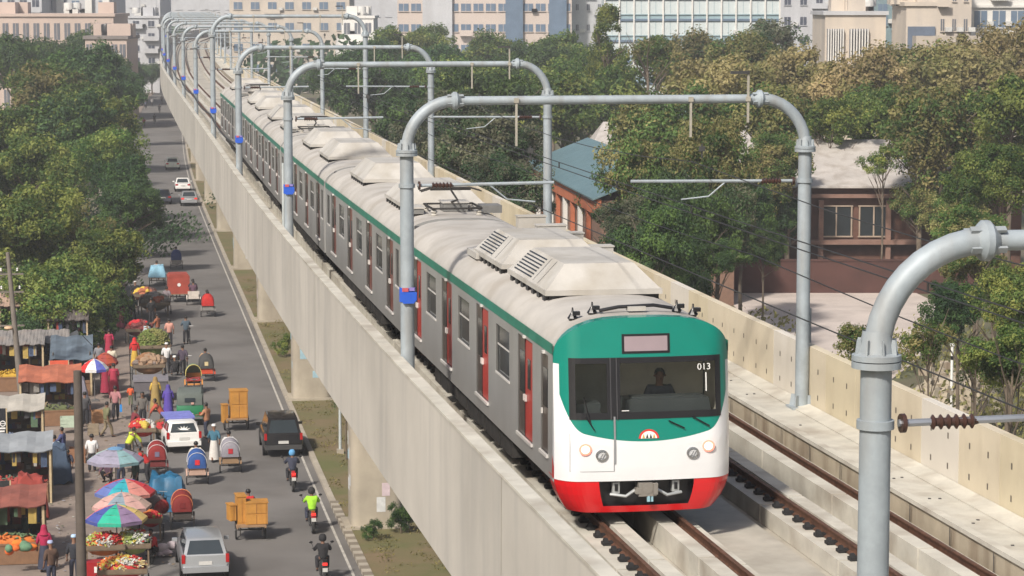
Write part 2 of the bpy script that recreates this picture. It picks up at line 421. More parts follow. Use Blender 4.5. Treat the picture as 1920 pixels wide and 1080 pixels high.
# contact and messenger wires
wire = mat('wire_dark', (.03,.03,.03), .6)
def cable(name, off, z0, s0, s1, label, sag=.0, r=.012, pair=.0, cat='cable', group=None):
    M = MB(); 
    for dz in ([0] if not pair else [0, pair]):
        pts = []; s = s0
        while s <= s1:
            f = ((s-SP1) % 30)/30; pts.append(V(s, off, RAIL+z0+dz-sag*4*f*(1-f))); s += 5
        M.tube(pts, r, 5)
    if pair:
        s = s0
        while s < s1:
            f = ((s-SP1) % 30)/30; h = RAIL+z0-sag*4*f*(1-f)
            M.tube([V(s, off, h), V(s, off, h+pair)], r*1.6, 5); s += 7.5
    return tag(M.build(name, wire), label, cat, group)
cable('contact_wire', TL, 4.62, 10, 330, 'thin contact wire running over the carriage roofs of the train', 0, .010)
cable('contact_wire', TR, 4.30, 10, 330, 'pair of dark contact wires with clamps over the empty right track', 0, .013, .15)
cable('messenger_wire', TR, 5.45, 10, 330, 'thin sagging messenger wire above the empty right track', .35, .011)
cable('feeder_cable', 3.35, 3.4, 10, 330, 'thin feeder cable along the right wall, lowest of the overhead wires', .2, .013)

cable('feeder_cable', -4.5, 2.55, SP1+60, 330, 'dark blue cable slung along the far left portal columns', .25, .045)
# ------------------------------------------------------------------ metro train
t_steel = mat('brushed_steel', (.36,.36,.35), .42, .35, var=.05, scale=.6, stain=((.27,.26,.25), 1.2, .3, .4))
t_green = mat('train_green', (.0,.20,.15), .28, var=.04, coat=.4)
t_band = mat('train_band_green', (.01,.17,.115), .4, var=.2, scale=1.2)
t_white = mat('train_white', (.72,.73,.74), .25, var=.02, coat=.5)
t_red = mat('train_red', (.62,.008,.012), .28, var=.04, coat=.4)
t_roof = mat('train_roof', (.42,.40,.37), .75, var=.12, scale=.7, bump=.08, stain=((.29,.26,.22), 1.0, .9, .7))
t_unit = mat('roof_unit', (.43,.415,.385), .7, var=.12, scale=.8, stain=((.30,.27,.22), 1.2, 1.2, .6))
t_dark = mat('train_black', (.012,.012,.014), .35)
t_under = mat('underframe', (.03,.028,.026), .75, .2, var=.4, scale=3)
t_door = mat('door_dark', (.085,.065,.055), .3, .2)
t_doorred = mat('door_red', (.36,.035,.026), .35)
t_doorbrown = mat('door_brown', (.17,.06,.045), .4)
t_jamb = mat('jamb', (.12,.12,.115), .6, .2)
t_sill = mat('sill_bright', (.68,.66,.63), .45, .3)
t_win = glass('side_glass', (.035,.04,.042), .1)
t_wind = glass('side_glass_dark', (.012,.015,.017), .1)
t_clear = glass('cab_glass', (.03,.035,.033), .03, .80)
HW = 1.475
def zr(u):
    a = min(1, abs(u)/HW); return 3.02+.66*max(0, (1-a**3.4))**(1/1.8)
US = [-HW, -1.45, -1.4, -1.33, -1.24, -1.1, -.9, -.65, -.35, 0, .35, .65, .9, 1.1, 1.24, 1.33, 1.4, 1.45, HW]
CARL = 19.5; PITCH = 20.0
def side_wall(M, y0, y1, ops, sg):
    """one side with real recessed openings; ops=[(ya,yb,za,zb,depth)] sorted"""
    zt, zbm = 3.02, .74; x = sg*HW; cur = y0
    def q(a, b, c, d, m=0, xx=x): M.add([(xx, a, c), (xx, b, c), (xx, b, d), (xx, a, d)], [(0,1,2,3)], m)
    for ya, yb, za, zb_, dp, mi in ops:
        q(cur, ya, zbm, zt); q(ya, yb, zbm, za); q(ya, yb, zb_, zt)
        xi = sg*(HW-dp)
        M.add([(x,ya,za),(xi,ya,za),(xi,ya,zb_),(x,ya,zb_)], [(0,1,2,3)], 3)
        M.add([(x,yb,za),(xi,yb,za),(xi,yb,zb_),(x,yb,zb_)], [(0,1,2,3)], 3)
        M.add([(x,ya,za),(x,yb,za),(xi,yb,za),(xi,ya,za)], [(0,1,2,3)], 3)
        M.add([(x,ya,zb_),(x,yb,zb_),(xi,yb,zb_),(xi,ya,zb_)], [(0,1,2,3)], 3)
        cur = yb
    q(cur, y1, zbm, zt)
def roof_unit(root, yc, ln, louv):
    """sloped-end air conditioning housing"""
    M = MB(); w0, w1 = 1.02, .62; h = .46; zb = 3.78; e = .75
    y0, y1 = yc-ln/2, yc+ln/2
    V8 = [(-w0,y0,zb),(w0,y0,zb),(w0,y1,zb),(-w0,y1,zb),(-w1,y0+e*.55,zb+h),(w1,y0+e*.55,zb+h),(w1,y1-e*.55,zb+h),(-w1,y1-e*.55,zb+h)]
    M.add(V8, [(0,3,2,1),(4,5,6,7),(0,1,5,4),(1,2,6,5),(2,3,7,6),(3,0,4,7)], 0)
    M.box(0, yc, zb-.05, 2*w0+.06, ln+.06, .1, 0)
    for sg in (-1, 1):
        for k in range(7):
            M.box(sg*(w0-.05), y0+ln*(k+.5)/7, zb-.2, .12, .22, .22, 1)
    M.box(0, y0+.1, zb-.13, 2*w0-.14, .1, .10, 1); M.box(0, yc, zb-.14, 2*w0-.3, ln-.2, .1, 1)  # black filler boxes stand in for the shadow beneath the housing
    o = M.build('roof_unit', [t_unit, t_dark], root)
    if louv:
        L = MB()
        n = Vector((-h, 0, w0-w1)).normalized()
        for sg in (-1, 1):
            for k in range(7):
                g0 = .10+k*.12; g1 = g0+.05; ya = y1-.32; yb_ = ya-ln*.46
                L.add([(sg*(w0+(w1-w0)*g)+sg*.004, yy, zb+h*g+.004) for g, yy in ((g0,ya),(g1,ya),(g1,yb_),(g0,yb_))], [(0,1,2,3)], 0)
            # two panel seams
            for ya in (y0+1.0, y0+1.5):
                P = [(sg*(w0+(w1-w0)*g)+sg*.004, ya+dy, zb+h*g+.004) for g in (.05,.95) for dy in (0,.02)]
                L.add(P, [(0,1,3,2)], 0)
        L.build('louvre', t_dark, o, fix=False)
def bogie(root, yc):
    M = MB()
    for sg in (-1, 1):
        M.box(sg*1.02, yc, .5, .16, 2.7, .22); M.box(sg*1.02, yc, .72, .3, .7, .25)
        for dy in (-1.05, 1.05):
            M.box(sg*1.05, yc+dy, .43, .22, .34, .36)
            M.tube([(sg*1.2, yc+dy*.75, .42), (sg*1.2, yc+dy*.75, .85)], .07, 8)
    M.box(0, yc, .5, 2.0, .5, .25)
    o = M.build('bogie', t_under, root)
    W = MB()
    for dy in (-1.05, 1.05):
        for sg in (-1, 1):
            W.lathe([(.001,-.07),(.36,-.07),(.43,-.06),(.43,.05),(.455,.07),(.001,.07)], 20, 0, 'X', (sg*.745, yc+dy, .43))
        W.tube([(-.75, yc+dy, .43), (.75, yc+dy, .43)], .08, 8)
    W.build('wheels', mat('wheel_steel', (.10,.085,.075), .5, .6), o)
def carriage(idx, lead, tail=False):
    root = bpy.data.objects.new('carriage', None); col.objects.link(root)
    dy0 = .55 if lead else .0
    yb = CARL
    if lead: doors = [3.15, 7.85, 12.55, 17.2]
    else: doors = [2.35, 7.05, 12.05, 16.85]
    if tail: yb = CARL-.4
    ops = []; wins = []
    dops = []
    if lead: dops.append((.98, 1.62, 1.13, 2.92, 'cab'))
    for d in doors: dops.append((d-.72, d+.72, 1.06, 2.94, 'door'))
    for a, b in zip(doors[:-1], doors[1:]):
        m_ = (a+b)/2; wins.append((m_-.72, m_+.72))
    if not lead: wins.append((.45, 1.1)); 
    wins.append((yb-1.35, yb-.55) if not lead else (yb-.95, yb-.45))
    allo = [(a, b, c, d, .022, k) for a, b, c, d, k in dops]+[(a, b, 1.86, 2.82, .035, 'win') for a, b in wins]
    allo.sort()
    M = MB()
    for sg in (-1, 1):
        side_wall(M, dy0, yb, allo, sg)
    # green band along the cantrail, a hair proud of the wall
    # roof shell
    vs = []; 
    for y in (dy0, yb):
        for u in US: vs.append((u, y, zr(u)))
    n = len(US); M.add(vs, [(j, j+1, n+j+1, n+j) for j in range(n-1)], 1)
    # roof edge cloth: band strip pieces
    for sg in (-1, 1):
        M.add([(sg*(HW+.006), dy0, 3.00),(sg*(HW+.006), yb, 3.00),(sg*(HW+.003), yb, 3.19),(sg*(HW+.003), dy0, 3.19)], [(0,1,2,3)], 2)
    # ends
    for y in ((yb,) if lead else (dy0, yb)):
        ring = [(-HW, y, .74)]+[(u, y, zr(u)) for u in US]+[(HW, y, .74)]
        M.add(ring, [tuple(range(len(ring)))], 0)
    M.add([(-HW, dy0, .74), (HW, dy0, .74), (HW, yb, .74), (-HW, yb, .74)], [(0,1,2,3)], 3)
    M.build('shell', [t_steel, t_roof, t_band, t_jamb], root, smooth=40, fix=False)
    for a, b, c, d, dp, k in allo:
        for sg in (-1, 1):
            xi = sg*(HW-dp-.005)
            if k == 'win':
                W = MB(); W.box(xi-sg*.01, (a+b)/2, (c+d)/2, .02, b-a, d-c, 0)
                mz = c+(d-c)*.58
                if b-a > 1 : W.box(xi+sg*.005, (a+b)/2, mz, .015, b-a, .035, 2); W.box(xi+sg*.003, (a+b)/2, (mz+d)/2, .008, b-a-.06, d-mz-.03, 1)
                W.box(sg*(HW+.004), (a+b)/2, c-.02, .02, b-a+.1, .045, 2)
                W.build('window', [t_win, t_wind, t_sill], root)
            else:
                D = MB(); h = d-c
                if k == 'door':
                    for q, ww, mi in ((a+.42, .82, 1), (b-.31, .60, 0)):
                        D.box(xi-sg*.01, q, (c+d)/2, .03, ww, h-.01, mi)
                    D.box(xi+sg*.008, a+.42, c+h*.66, .012, .26, h*.30, 2); D.box(xi+sg*.008, b-.36, c+h*.64, .012, .46, h*.42, 2)
                    D.box(xi+sg*.008, (a+b)/2+.1, (c+d)/2, .015, .03, h, 2)
                    for q in (-.07, .07): D.box(xi+sg*.03, (a+b)/2+q, c+h*.40, .04, .04, .12, 3)
                else:
                    D.box(xi-sg*.01, (a+b)/2, (c+d)/2, .03, b-a, h-.01, 0); D.box(xi+sg*.008, (a+b)/2, c+h*.66, .012, .4, .7, 2)
                    D.box(xi+sg*.03, b-.1, c+h*.4, .03, .04, .1, 3)
                D.box(sg*(HW+.012), (a+b)/2, c-.03, .05, b-a+.06, .06, 3)
                D.box(sg*(HW+.02), (a+b)/2, d+.03, .04, .1, .05, 3)
                D.build('door', [t_door, t_doorred if idx == 0 else t_doorbrown, t_wind, t_sill], root)
    # underframe boxes
    U = MB(); random.seed(idx+5)
    y = 5.0
    while y < 14.5:
        l = random.uniform(.8, 1.8)
        for sg in (-1, 1): U.box(sg*(1.12), y+l/2, .72-random.uniform(.16, .24), .5, l-.15, .42)
        y += l
    U.box(0, yb/2, .66, 1.8, yb-1, .12)
    U.build('underframe', t_under, root)
    bogie(root, 2.7 if not lead else 3.1); bogie(root, yb-2.7)
    # seams on the side, small marks
    # roof kit
    if lead:
        roof_unit(root, 5.5, 3.9, True); roof_unit(root, 9.9, 3.4, True)
        for q in (8.9, 11.9, 13.8, 16.2):
            B = MB(); B.box(1.0, q+.2, 3.82, .62, .36, .42, 0); B.box(1.0, q+.2, 4.04, .66, .40, .03, 0); B.build('roof_box', t_unit, root)
        B = MB(); B.box(-1.0, 11.6, 3.66, .2, 1.2, .14, 0); B.build('cable_duct', t_unit, root)
    else:
        roof_unit(root, 5.2, 3.7, False); roof_unit(root, 14.3 if idx % 2 else 12.6, 3.7, False)
        for q in (8.2, 9.4):
            B = MB(); B.box(.9, q, 3.76, .7, .5, .16, 0); B.build('roof_box', t_unit, root)
    if idx in (1, 3, 5): pantograph(root, 1.7)
    # gangway to the next carriage
    if not tail:
        Gm = MB(); Gm.box(0, yb+.25, 2.2, 2.3, .5, 2.6, 0); Gm.build('gangway', mat('gangway_rubber', (.05,.05,.05), .9), root)
        Gm = MB(); Gm.box(-1.40, yb+.25, 1.9, .03, .46, 2.2, 0); Gm.box(1.40, yb+.25, 1.9, .03, .46, 2.2, 0); Gm.build('gap_guard', t_steel, root)
    return root
def pantograph(root, yc):
    F = MB()
    for a, b in (((-.6,-.8,3.85),(.6,-.8,3.85)), ((-.6,.8,3.85),(.6,.8,3.85)), ((-.6,-.8,3.85),(-.6,.8,3.85)), ((.6,-.8,3.85),(.6,.8,3.85)), ((0,.6,3.88),(0,-.85,4.08)), ((0,-.85,4.08),(0,.35,4.26)), ((-.5,.35,4.26),(.5,.35,4.26))):
        F.tube([(a[0], yc+a[1], a[2]), (b[0], yc+b[1], b[2])], .028, 6)
    for dy in (.2, .5):
        F.tube([(-.75, yc+dy, 4.22), (-.5, yc+dy, 4.30), (.5, yc+dy, 4.30), (.75, yc+dy, 4.22)], .022, 6)
    P = F.build('pantograph', t_under, root)
    for sx in (-.55, .55):
        for sy in (-.7, .7):
            M = MB(); M.lathe([(.05,3.62),(.09,3.68),(.05,3.72),(.09,3.76),(.05,3.82)], 10, 0, c=(sx, yc+sy, 0)); M.build('insulator', mat('pan_insulator', (.42,.40,.36), .4), P)
    B = MB(); B.box(.1, yc+.5, 3.80, .6, .7, .22, 0); B.box(.95, yc+.2, 3.76, .5, .7, .2, 0); B.box(-.9, yc+.3, 3.73, .35, .9, .14); B.build('equipment_box', mat('equip_grey', (.16,.16,.155), .6, var=.2), P)
    B = MB(); B.box(.1, yc+.5, 3.93, .66, .76, .04); B.box(-.9, yc+.3, 3.82, .4, .95, .04); B.build('box_cover', t_unit, P)

def front(root):
    """cab end: bulged raked mask with clean colour boundaries"""
    def fy(u, z_):
        a = max(0, abs(u)-1.0)/.475
        return .05*u*u+.30*a**3+.11*max(0, z_-1.5)+ (.05*max(0, 1.0-z_))
    def P(u, z_, d=0): return (u, fy(u, z_)-d, z_)
    def zg(u):   # lower edge of the green
        a = abs(u)
        base = 1.50+.20*(a/1.2)**2+.0
        if a > 1.0: base += .42*((a-1.0)/.36)**2.6
        return min(base, 3.05)
    def ztop(u): return zr(u)
    panes = [(-1.17, -.66), (-.44, 1.17)]; pz0, pz1 = 2.02, 2.88
    cols = sorted(set([round(-HW+i*2*HW/118, 4) for i in range(119)]+[-1.17, -.66, -.44, 1.17, -1.27, 1.27, -.84, .84]))
    F = MB()
    def strip(ul, ur, zl0, zl1, zr0, zr1, m, k=1):
        for i in range(k):
            a, b = i/k, (i+1)/k
            F.add([P(ul, zl0+(zl1-zl0)*a), P(ur, zr0+(zr1-zr0)*a), P(ur, zr0+(zr1-zr0)*b), P(ul, zl0+(zl1-zl0)*b)], [(0,1,2,3)], m)
    for ul, ur in zip(cols[:-1], cols[1:]):
        mu = (ul+ur)/2; e = 1e-4
        inp = any(a-e <= ul and ur <= b+e for a, b in panes)
        gl, gr = zg(ul), zg(ur)
        if abs(mu) > 1.395:   # white side border all the way up to the shoulder
            strip(ul, ur, .80, 2.86, .80, 2.86, 1, 12)
            strip(ul, ur, 2.86, ztop(ul), 2.86, ztop(ur), 0, 4)
        else:
            strip(ul, ur, .80, gl, .80, gr, 1, 6)
            if inp:
                strip(ul, ur, gl, pz0, gr, pz0, 0, 3); strip(ul, ur, pz1, ztop(ul), pz1, ztop(ur), 0, 6)
            else: strip(ul, ur, gl, ztop(ul), gr, ztop(ur), 0, 10)
    # wrap to the body: roof cap and white side strip
    for ul, ur in zip(US[:-1], US[1:]):
        F.add([P(ul, zr(ul)), P(ur, zr(ur)), (ur, .56, zr(ur)), (ul, .56, zr(ul))], [(0,1,2,3)], 0)
    for sg in (-1, 1):
        for k in range(12):
            a, b = .74+(3.02-.74)*k/12, .74+(3.02-.74)*(k+1)/12
            F.add([P(sg*HW, a), (sg*HW, .56, a), (sg*HW, .56, b), P(sg*HW, b)], [(0,1,2,3)], 1 if b < 2.9 else 0)
    F.build('front_mask', [t_green, t_white], root, smooth=50, fix=False)
    # black windscreen surround
    def surf(M, u0, u1, z0, z1, d, m=0, hole=None, nu=30, nz=6, rim=True):
        for i in range(nu):
            for j in range(nz):
                a, b = u0+(u1-u0)*i/nu, u0+(u1-u0)*(i+1)/nu; c, e = z0+(z1-z0)*j/nz, z0+(z1-z0)*(j+1)/nz
                M.add([P(a,c,d), P(b,c,d), P(b,e,d), P(a,e,d)], [(0,1,2,3)], m)
        if rim:
            for i in range(nu):
                a, b = u0+(u1-u0)*i/nu, u0+(u1-u0)*(i+1)/nu
                for q in (z0, z1): M.add([P(a,q,0), P(b,q,0), P(b,q,d), P(a,q,d)], [(0,1,2,3)], m)
            for q in (u0, u1): M.add([P(q,z0,0), P(q,z1,0), P(q,z1,d), P(q,z0,d)], [(0,1,2,3)], m)
    S = MB(); u0, u1 = -1.27, 1.27; a0, a1 = 1.90, 2.98
    for (x0, x1, y0, y1) in ((u0,-1.17,a0,a1),(-.66,-.44,a0,a1),(1.17,u1,a0,a1),(-1.17,-.66,a0,pz0),(-1.17,-.66,pz1,a1),(-.44,1.17,a0,pz0),(-.44,1.17,pz1,a1)):
        surf(S, x0, x1, y0, y1, .012, 0, nu=max(2, int((x1-x0)/.08)), nz=4)
    S.build('windscreen_surround', t_dark, root, smooth=0, fix=False)
    for (x0, x1) in panes:
        W = MB(); surf(W, x0, x1, pz0, pz1, .002, 0, nu=20, nz=6, rim=False); W.build('windscreen', t_clear, root, smooth=30, fix=False)
    # centre door post
    D = MB()
    for q in (-.60, -.50): surf(D, q-.008, q+.008, 1.9, 2.98, .03, nu=1, nz=4)
    D.build('door_post', mat('seal_grey', (.05,.05,.055), .5), root, fix=False)
    # cab interior
    I = MB()
    I.box(0, 1.75, 2.2, 2.7, .04, 1.5, 0); I.box(0, 1.1, 2.98, 2.7, 1.3, .04, 1); I.box(-1.38, 1.1, 2.2, .03, 1.2, 1.5, 0); I.box(1.38, 1.1, 2.2, .03, 1.2, 1.5, 0)
    I.box(0, 1.1, 1.6, 2.7, 1.3, .04, 2)
    I.box(-.62, 1.70, 2.25, .7, .04, 1.3, 3)
    I.build('cab_interior', [mat('cab_wall', (.68,.66,.55), .7), mat('cab_ceiling', (.75,.70,.56), .7), t_dark, mat('cab_door', (.36,.36,.30), .6)], root)
    K = MB(); K.box(.42, .62, 2.02, 1.5, .5, .34, 0, taper=.93); K.box(.42, .56, 2.20, 1.2, .25, .06, 0); K.box(-.95, .62, 1.98, .5, .4, .3, 0); K.build('driver_console', mat('console', (.045,.055,.055), .5), root)
    # destination display
    T = MB(); surf(T, -.40, .40, 3.05, 3.39, .012, 0, nu=6, nz=2); surf(T, -.36, .36, 3.09, 3.35, .016, 1, nu=6, nz=2)
    T.build('destination_display', [t_dark, mat('display_face', (.30,.24,.26), .4, var=.05)], root, smooth=0, fix=False)
    # lamps
    lamp_ring = mat('lamp_ring', (.8,.25,.2), .3, emit=((1,.25,.15), .9)); lamp_core = mat('lamp_core', (1,.7,.55), .3, emit=((1,.72,.5), 2.2)); chrome = mat('chrome', (.42,.43,.44), .25, .8)
    for sg in (-1, 1):
        for du, zz, ms in ((1.03, 1.38, (lamp_ring, lamp_core)), (.76, 1.27, (chrome, mat('lamp_lens', (.5,.51,.52), .2)))):
            L_ = MB(); p = P(sg*du, zz)
            L_.lathe([(.10,.01),(.105,-.03),(.075,-.035),(.07,-.012)], 20, 0, 'Y', p); L_.lathe([(.001,-.015),(.072,-.015)], 20, 1, 'Y', p)
            if du < .9: L_.box(p[0]-.02, p[1]-.03, p[2], .02, .02, .1, 1, ry=.5); L_.box(p[0]+.02, p[1]-.03, p[2], .02, .02, .1, 1, ry=.5)
            L_.build('headlight' if du > 1 else 'marker_light', list(ms), root, fix=False)
    # service hatch outline left bottom
    H = MB()
    for (x0, x1, y0, y1) in ((-1.27,-1.262,.98,1.66),(-.56,-.545,.98,1.55),(-1.27,-.55,.975,.983)):
        surf(H, x0, x1, y0, y1, .004, nu=4 if x1-x0 > .1 else 1, nz=3, rim=False)
    surf(H, -.56, -.53, 1.12, 1.95, .02, nu=1, nz=3)
    H.build('hatch_seam', mat('seam', (.22,.23,.24), .6), root, fix=False)
    # wipers
    for a, b in (((-1.02,1.96),(-.88,1.72)), ((.35,1.86),(.62,1.72)), ((.75,1.92),(1.05,1.74)), ((-1.05,2.3),(-.95,1.86))):
        Wp = MB(); Wp.tube([P(a[0], a[1], .04), P(b[0], b[1], .04)], .012, 5); Wp.build('wiper', t_dark, root)
    # round emblem, half disc
    E_ = MB(); c0 = .02
    for r, mi, d in ((.17, 0, .012), (.135, 1, .016)):
        pts = [P(c0+r*math.cos(math.pi*k/14), 1.555+r*.95*math.sin(math.pi*k/14), d) for k in range(15)]
        E_.add(pts, [tuple(range(15))], mi)
    for k, (du, mi) in enumerate(((-.09, 2), (-.03, 3), (.03, 3), (.085, 2))):
        E_.add([P(c0+du-.022, 1.562, .02), P(c0+du+.022, 1.562, .02), P(c0+du, 1.64, .02)], [(0,1,2)], mi)
    E_.build('emblem', [mat('emblem_red', (.6,.04,.03), .5), mat('emblem_white', (.8,.78,.72), .5), mat('emblem_gold', (.5,.32,.08), .5), mat('emblem_black', (.03,.03,.03), .5)], root, smooth=0, fix=False)
    # number on the glass
    c = bpy.data.curves.new('car_number', 'FONT'); c.body = '013'; c.size = .16; c.extrude = .002; c.align_x = 'CENTER'
    to = bpy.data.objects.new('tmp', c); col.objects.link(to); me = bpy.data.meshes.new_from_object(to.evaluated_get(bpy.context.evaluated_depsgraph_get())); bpy.data.objects.remove(to)
    o = bpy.data.objects.new('car_number', me); col.objects.link(o); o.parent = root; me.materials.clear(); me.materials.append(white_p)
    p = P(.98, 2.73, .006); o.location = p; o.rotation_euler = (math.pi/2-.11, 0, .12)
    # white vertical grab label
    g = MB(); surf(g, 1.0, 1.02, 2.35, 2.68, .006, nu=1, nz=2, rim=False); surf(g, -.42, -.30, 2.04, 2.055, .004, nu=1, nz=1, rim=False); g.build('glass_mark', white_p, root, smooth=0, fix=False)
    # red skirt with coupler pocket
    def rs(u, z_): # tucks in below
        k = (.82-z_)/.6
        return (u*(1-.13*k*k-.03*k), fy(u, .8)+.03+.10*k*k, z_)
    K = MB(); zz = [.845, .82, .7, .55, .42, .34, .28, .22]
    uu = sorted(set([round(-1.475+i*2.95/40, 4) for i in range(41)]+[-.80, .80, -.33, .33]))
    for ul, ur in zip(uu[:-1], uu[1:]):
        for za, zb_ in zip(zz[:-1], zz[1:]):
            if abs((ul+ur)/2) < .80 and .34 <= zb_ and za <= .83: continue
            def pp(u, z_): 
                q = rs(u, z_); return (q[0], q[1]-.02, q[2])
            K.add([pp(ul, zb_), pp(ur, zb_), pp(ur, za), pp(ul, za)], [(0,1,2,3)], 0)
    for sg in (-1, 1):   # side returns, rising towards the mask
        for za, zb_ in zip(zz[:-1], zz[1:]):
            a = rs(sg*1.475, za); b = rs(sg*1.475, zb_)
            l = .45-.25*(.82-za)
            K.add([(b[0], b[1]-.02, b[2]), (a[0], a[1]-.02, a[2]), (a[0], a[1]+l, a[2]), (b[0], b[1]+l-.06, b[2])], [(0,1,2,3)], 0)
        K.add([(sg*(HW+.004), fy(HW, .8)-.0, .8), (sg*(HW+.004), .57, .8), (sg*(HW+.004), .57, 1.2), (sg*(HW+.004), fy(HW, 1.1)+.01, 1.0)], [(0,1,2,3)], 0)
    K.build('skirt', t_red, root, smooth=40, fix=False)
    B = MB(); B.box(0, .5, .56, 1.66, .5, .5, 0); B.box(0, .3, .86, .66, .34, .1, 0)
    B.build('coupler_pocket', t_dark, root)
    C = MB(); gm = mat('coupler_grey', (.30,.28,.25), .5, .5)
    C.box(0, .12, .64, .30, .3, .24, 0); C.cyl((0, .02, .66), .09, .12, 12, 0, 'Y'); C.box(.12, .0, .66, .07, .2, .2, 0); C.box(-.15, .02, .62, .1, .12, .1, 0)
    for sg in (-1, 1):
        C.box(sg*.5, .16, .66, .12, .1, .2, 1); C.box(sg*.5, .10, .67, .05, .02, .12, 2); C.tube([(sg*.18, .1, .62), (sg*.35, .05, .52), (sg*.6, .12, .55)], .028, 6, 1)
    C.tube([(.02, .0, .55), (.02, -.02, .42)], .03, 6, 3); C.tube([(.08, .0, .55), (.08, -.02, .42)], .02, 6, 3)
    C.build('coupler', [gm, mat('coupler_light', (.45,.47,.47), .4, .4), t_dark, mat('coupler_blue', (.25,.42,.48), .5)], root)
    # horns and aerials on the roof nose
    for q in (-1.05, -.72, .72, 1.0):
        A = MB(); A.lathe([(.05,0),(.09,.05),(.05,.12),(.02,.16),(.013,.24)], 8, 0, c=(q, 1.05, zr(q)-.02)); A.box(q+.05, 1.0, zr(q)+.12, .12, .1, .07); A.build('aerial', t_dark, root)
    A = MB(); A.tube([(-.62,.95,3.72),(-.3,.95,3.78),(.3,.95,3.80),(.62,.95,3.74)], .035, 6); A.box(0, .95, 3.75, .3, .2, .08, 1); A.build('aerial_rail', [t_dark, t_unit], root)
SF = 43.4
train = empty('metro_train', V(SF, TL, RAIL), -thf(SF), 'green, white and red fronted steel metro train coming forward on the left viaduct track', 'train')
Tinv = (Matrix.Translation(train.location) @ Matrix.Rotation(-thf(SF), 4, 'Z')).inverted()
train.scale = (1.04, 1, .96)
for i in range(6):
    a = V(SF+PITCH*i, TL, RAIL); b = V(SF+PITCH*i+CARL, TL, RAIL)
    c = carriage(i, i == 0, i == 5)
    if i == 0: front(c)
    hd = math.atan2(b[0]-a[0], b[1]-a[1])
    c.matrix_world = Matrix.Identity(4)
    Ml = Tinv @ Matrix.Translation(a) @ Matrix.Rotation(-hd, 4, 'Z')
    c.parent = train; c.location = Ml.to_translation(); c.rotation_euler = Ml.to_euler()
# ------------------------------------------------------------------ ground, roads
asph = mat('asphalt', (.150,.142,.135), .9, var=.14, scale=.12, bump=.15, stain=((.095,.088,.082), .22, .13, .85))
pave = mat('paving_dusty', (.235,.19,.16), .95, var=.15, scale=.5, bump=.2, stain=((.12,.10,.09), .6, .6, .6))
earth = mat('earth', (.16,.13,.09), .95, var=.25, scale=.15, bump=.2, c2=(.10,.11,.05))
grass = mat('verge_grass', (.23,.165,.09), .95, var=.2, scale=.28, bump=.5, c2=(.115,.12,.04))
kerbm = mat('kerb_stone', (.36,.32,.26), .9, var=.15, scale=1.)
kerbd = mat('kerb_dark', (.07,.065,.06), .9)
paint = mat('road_paint', (.42,.40,.36), .8, var=.25, scale=2)
M = MB(); n = 24
for i in range(n):
    for j in range(n): pass
M.add([(-2600,-60,0),(2600,-60,0),(2600,4200,0),(-2600,4200,0)], [(0,1,2,3)])
tag(M.build('ground', earth), kind='structure')
def strip(name, o0, o1, zt, m, s0=40, s1=700, ds=5, th=.3):
    M = MB(); sw(M, [(o0,zt),(o1,zt),(o1,zt-th),(o0,zt-th)], s0, s1, ds); return tag(M.build(name, m, smooth=0), kind='structure')
ZR = .02
strip('road', -9.2, -1.32, ZR, asph)
strip('road', 2.9, 11.5, ZR, asph)
strip('verge', -1.1, 2.6, .14, grass)
strip('pavement', -11.9, -9.2, .10, pave)
strip('market_ground', -19.5, -11.9, .05, pave, s1=150)
M = MB()
sw(M, [(-1.72,ZR+.004),(-1.62,ZR+.004)], 40, 420, 4, closed=False)
tag(M.build('road_marking', paint, fix=False), kind='structure')
M = MB(); sw(M, [(-1.34,.17),(-1.10,.17),(-1.10,-.1),(-1.34,-.1)], 103, 700, 4); sw(M, [(2.62,.17),(2.86,.17),(2.86,-.1),(2.62,-.1)], 40, 700, 4)
s = 60
k = 0
while s < 103:
    sw(M, [(-1.36,.17),(-1.02,.17),(-1.02,-.1),(-1.36,-.1)], s, s+.48, 1, m=k % 2); s += .5; k += 1
tag(M.build('kerb', [kerbm, mat('kerb_grimy', (.20,.17,.13), .9)], smooth=0), kind='structure')
# ------------------------------------------------------------------ people
skinm = [mat('skin_brown', (.17,.085,.05), .6, var=.05), mat('skin_dark', (.09,.045,.028), .6, var=.05)]
hairm = mat('hair_black', (.008,.007,.007), .5)
CL = {}
def cloth(n, c): 
    if n not in CL: CL[n] = mat('cloth_'+n, c, .85, var=.12, scale=4)
    return CL[n]
def skin_mesh(name, P, E_, Rr, sub=1, root=0):
    me = bpy.data.meshes.new(name); me.from_pydata(P, E_, [])
    o = bpy.data.objects.new('tmp', me); col.objects.link(o)
    o.modifiers.new('s', 'SKIN'); 
    sv = me.skin_vertices[0].data
    for i, r in enumerate(Rr): sv[i].radius = (r, r) if not isinstance(r, tuple) else r
    sv[root].use_root = True
    m2 = o.modifiers.new('b', 'SUBSURF'); m2.levels = sub; m2.render_levels = sub
    dg = bpy.context.evaluated_depsgraph_get(); out_ = bpy.data.meshes.new_from_object(o.evaluated_get(dg))
    bpy.data.objects.remove(o); bpy.data.meshes.remove(me); out_.name = name; out_.shade_smooth(); return out_
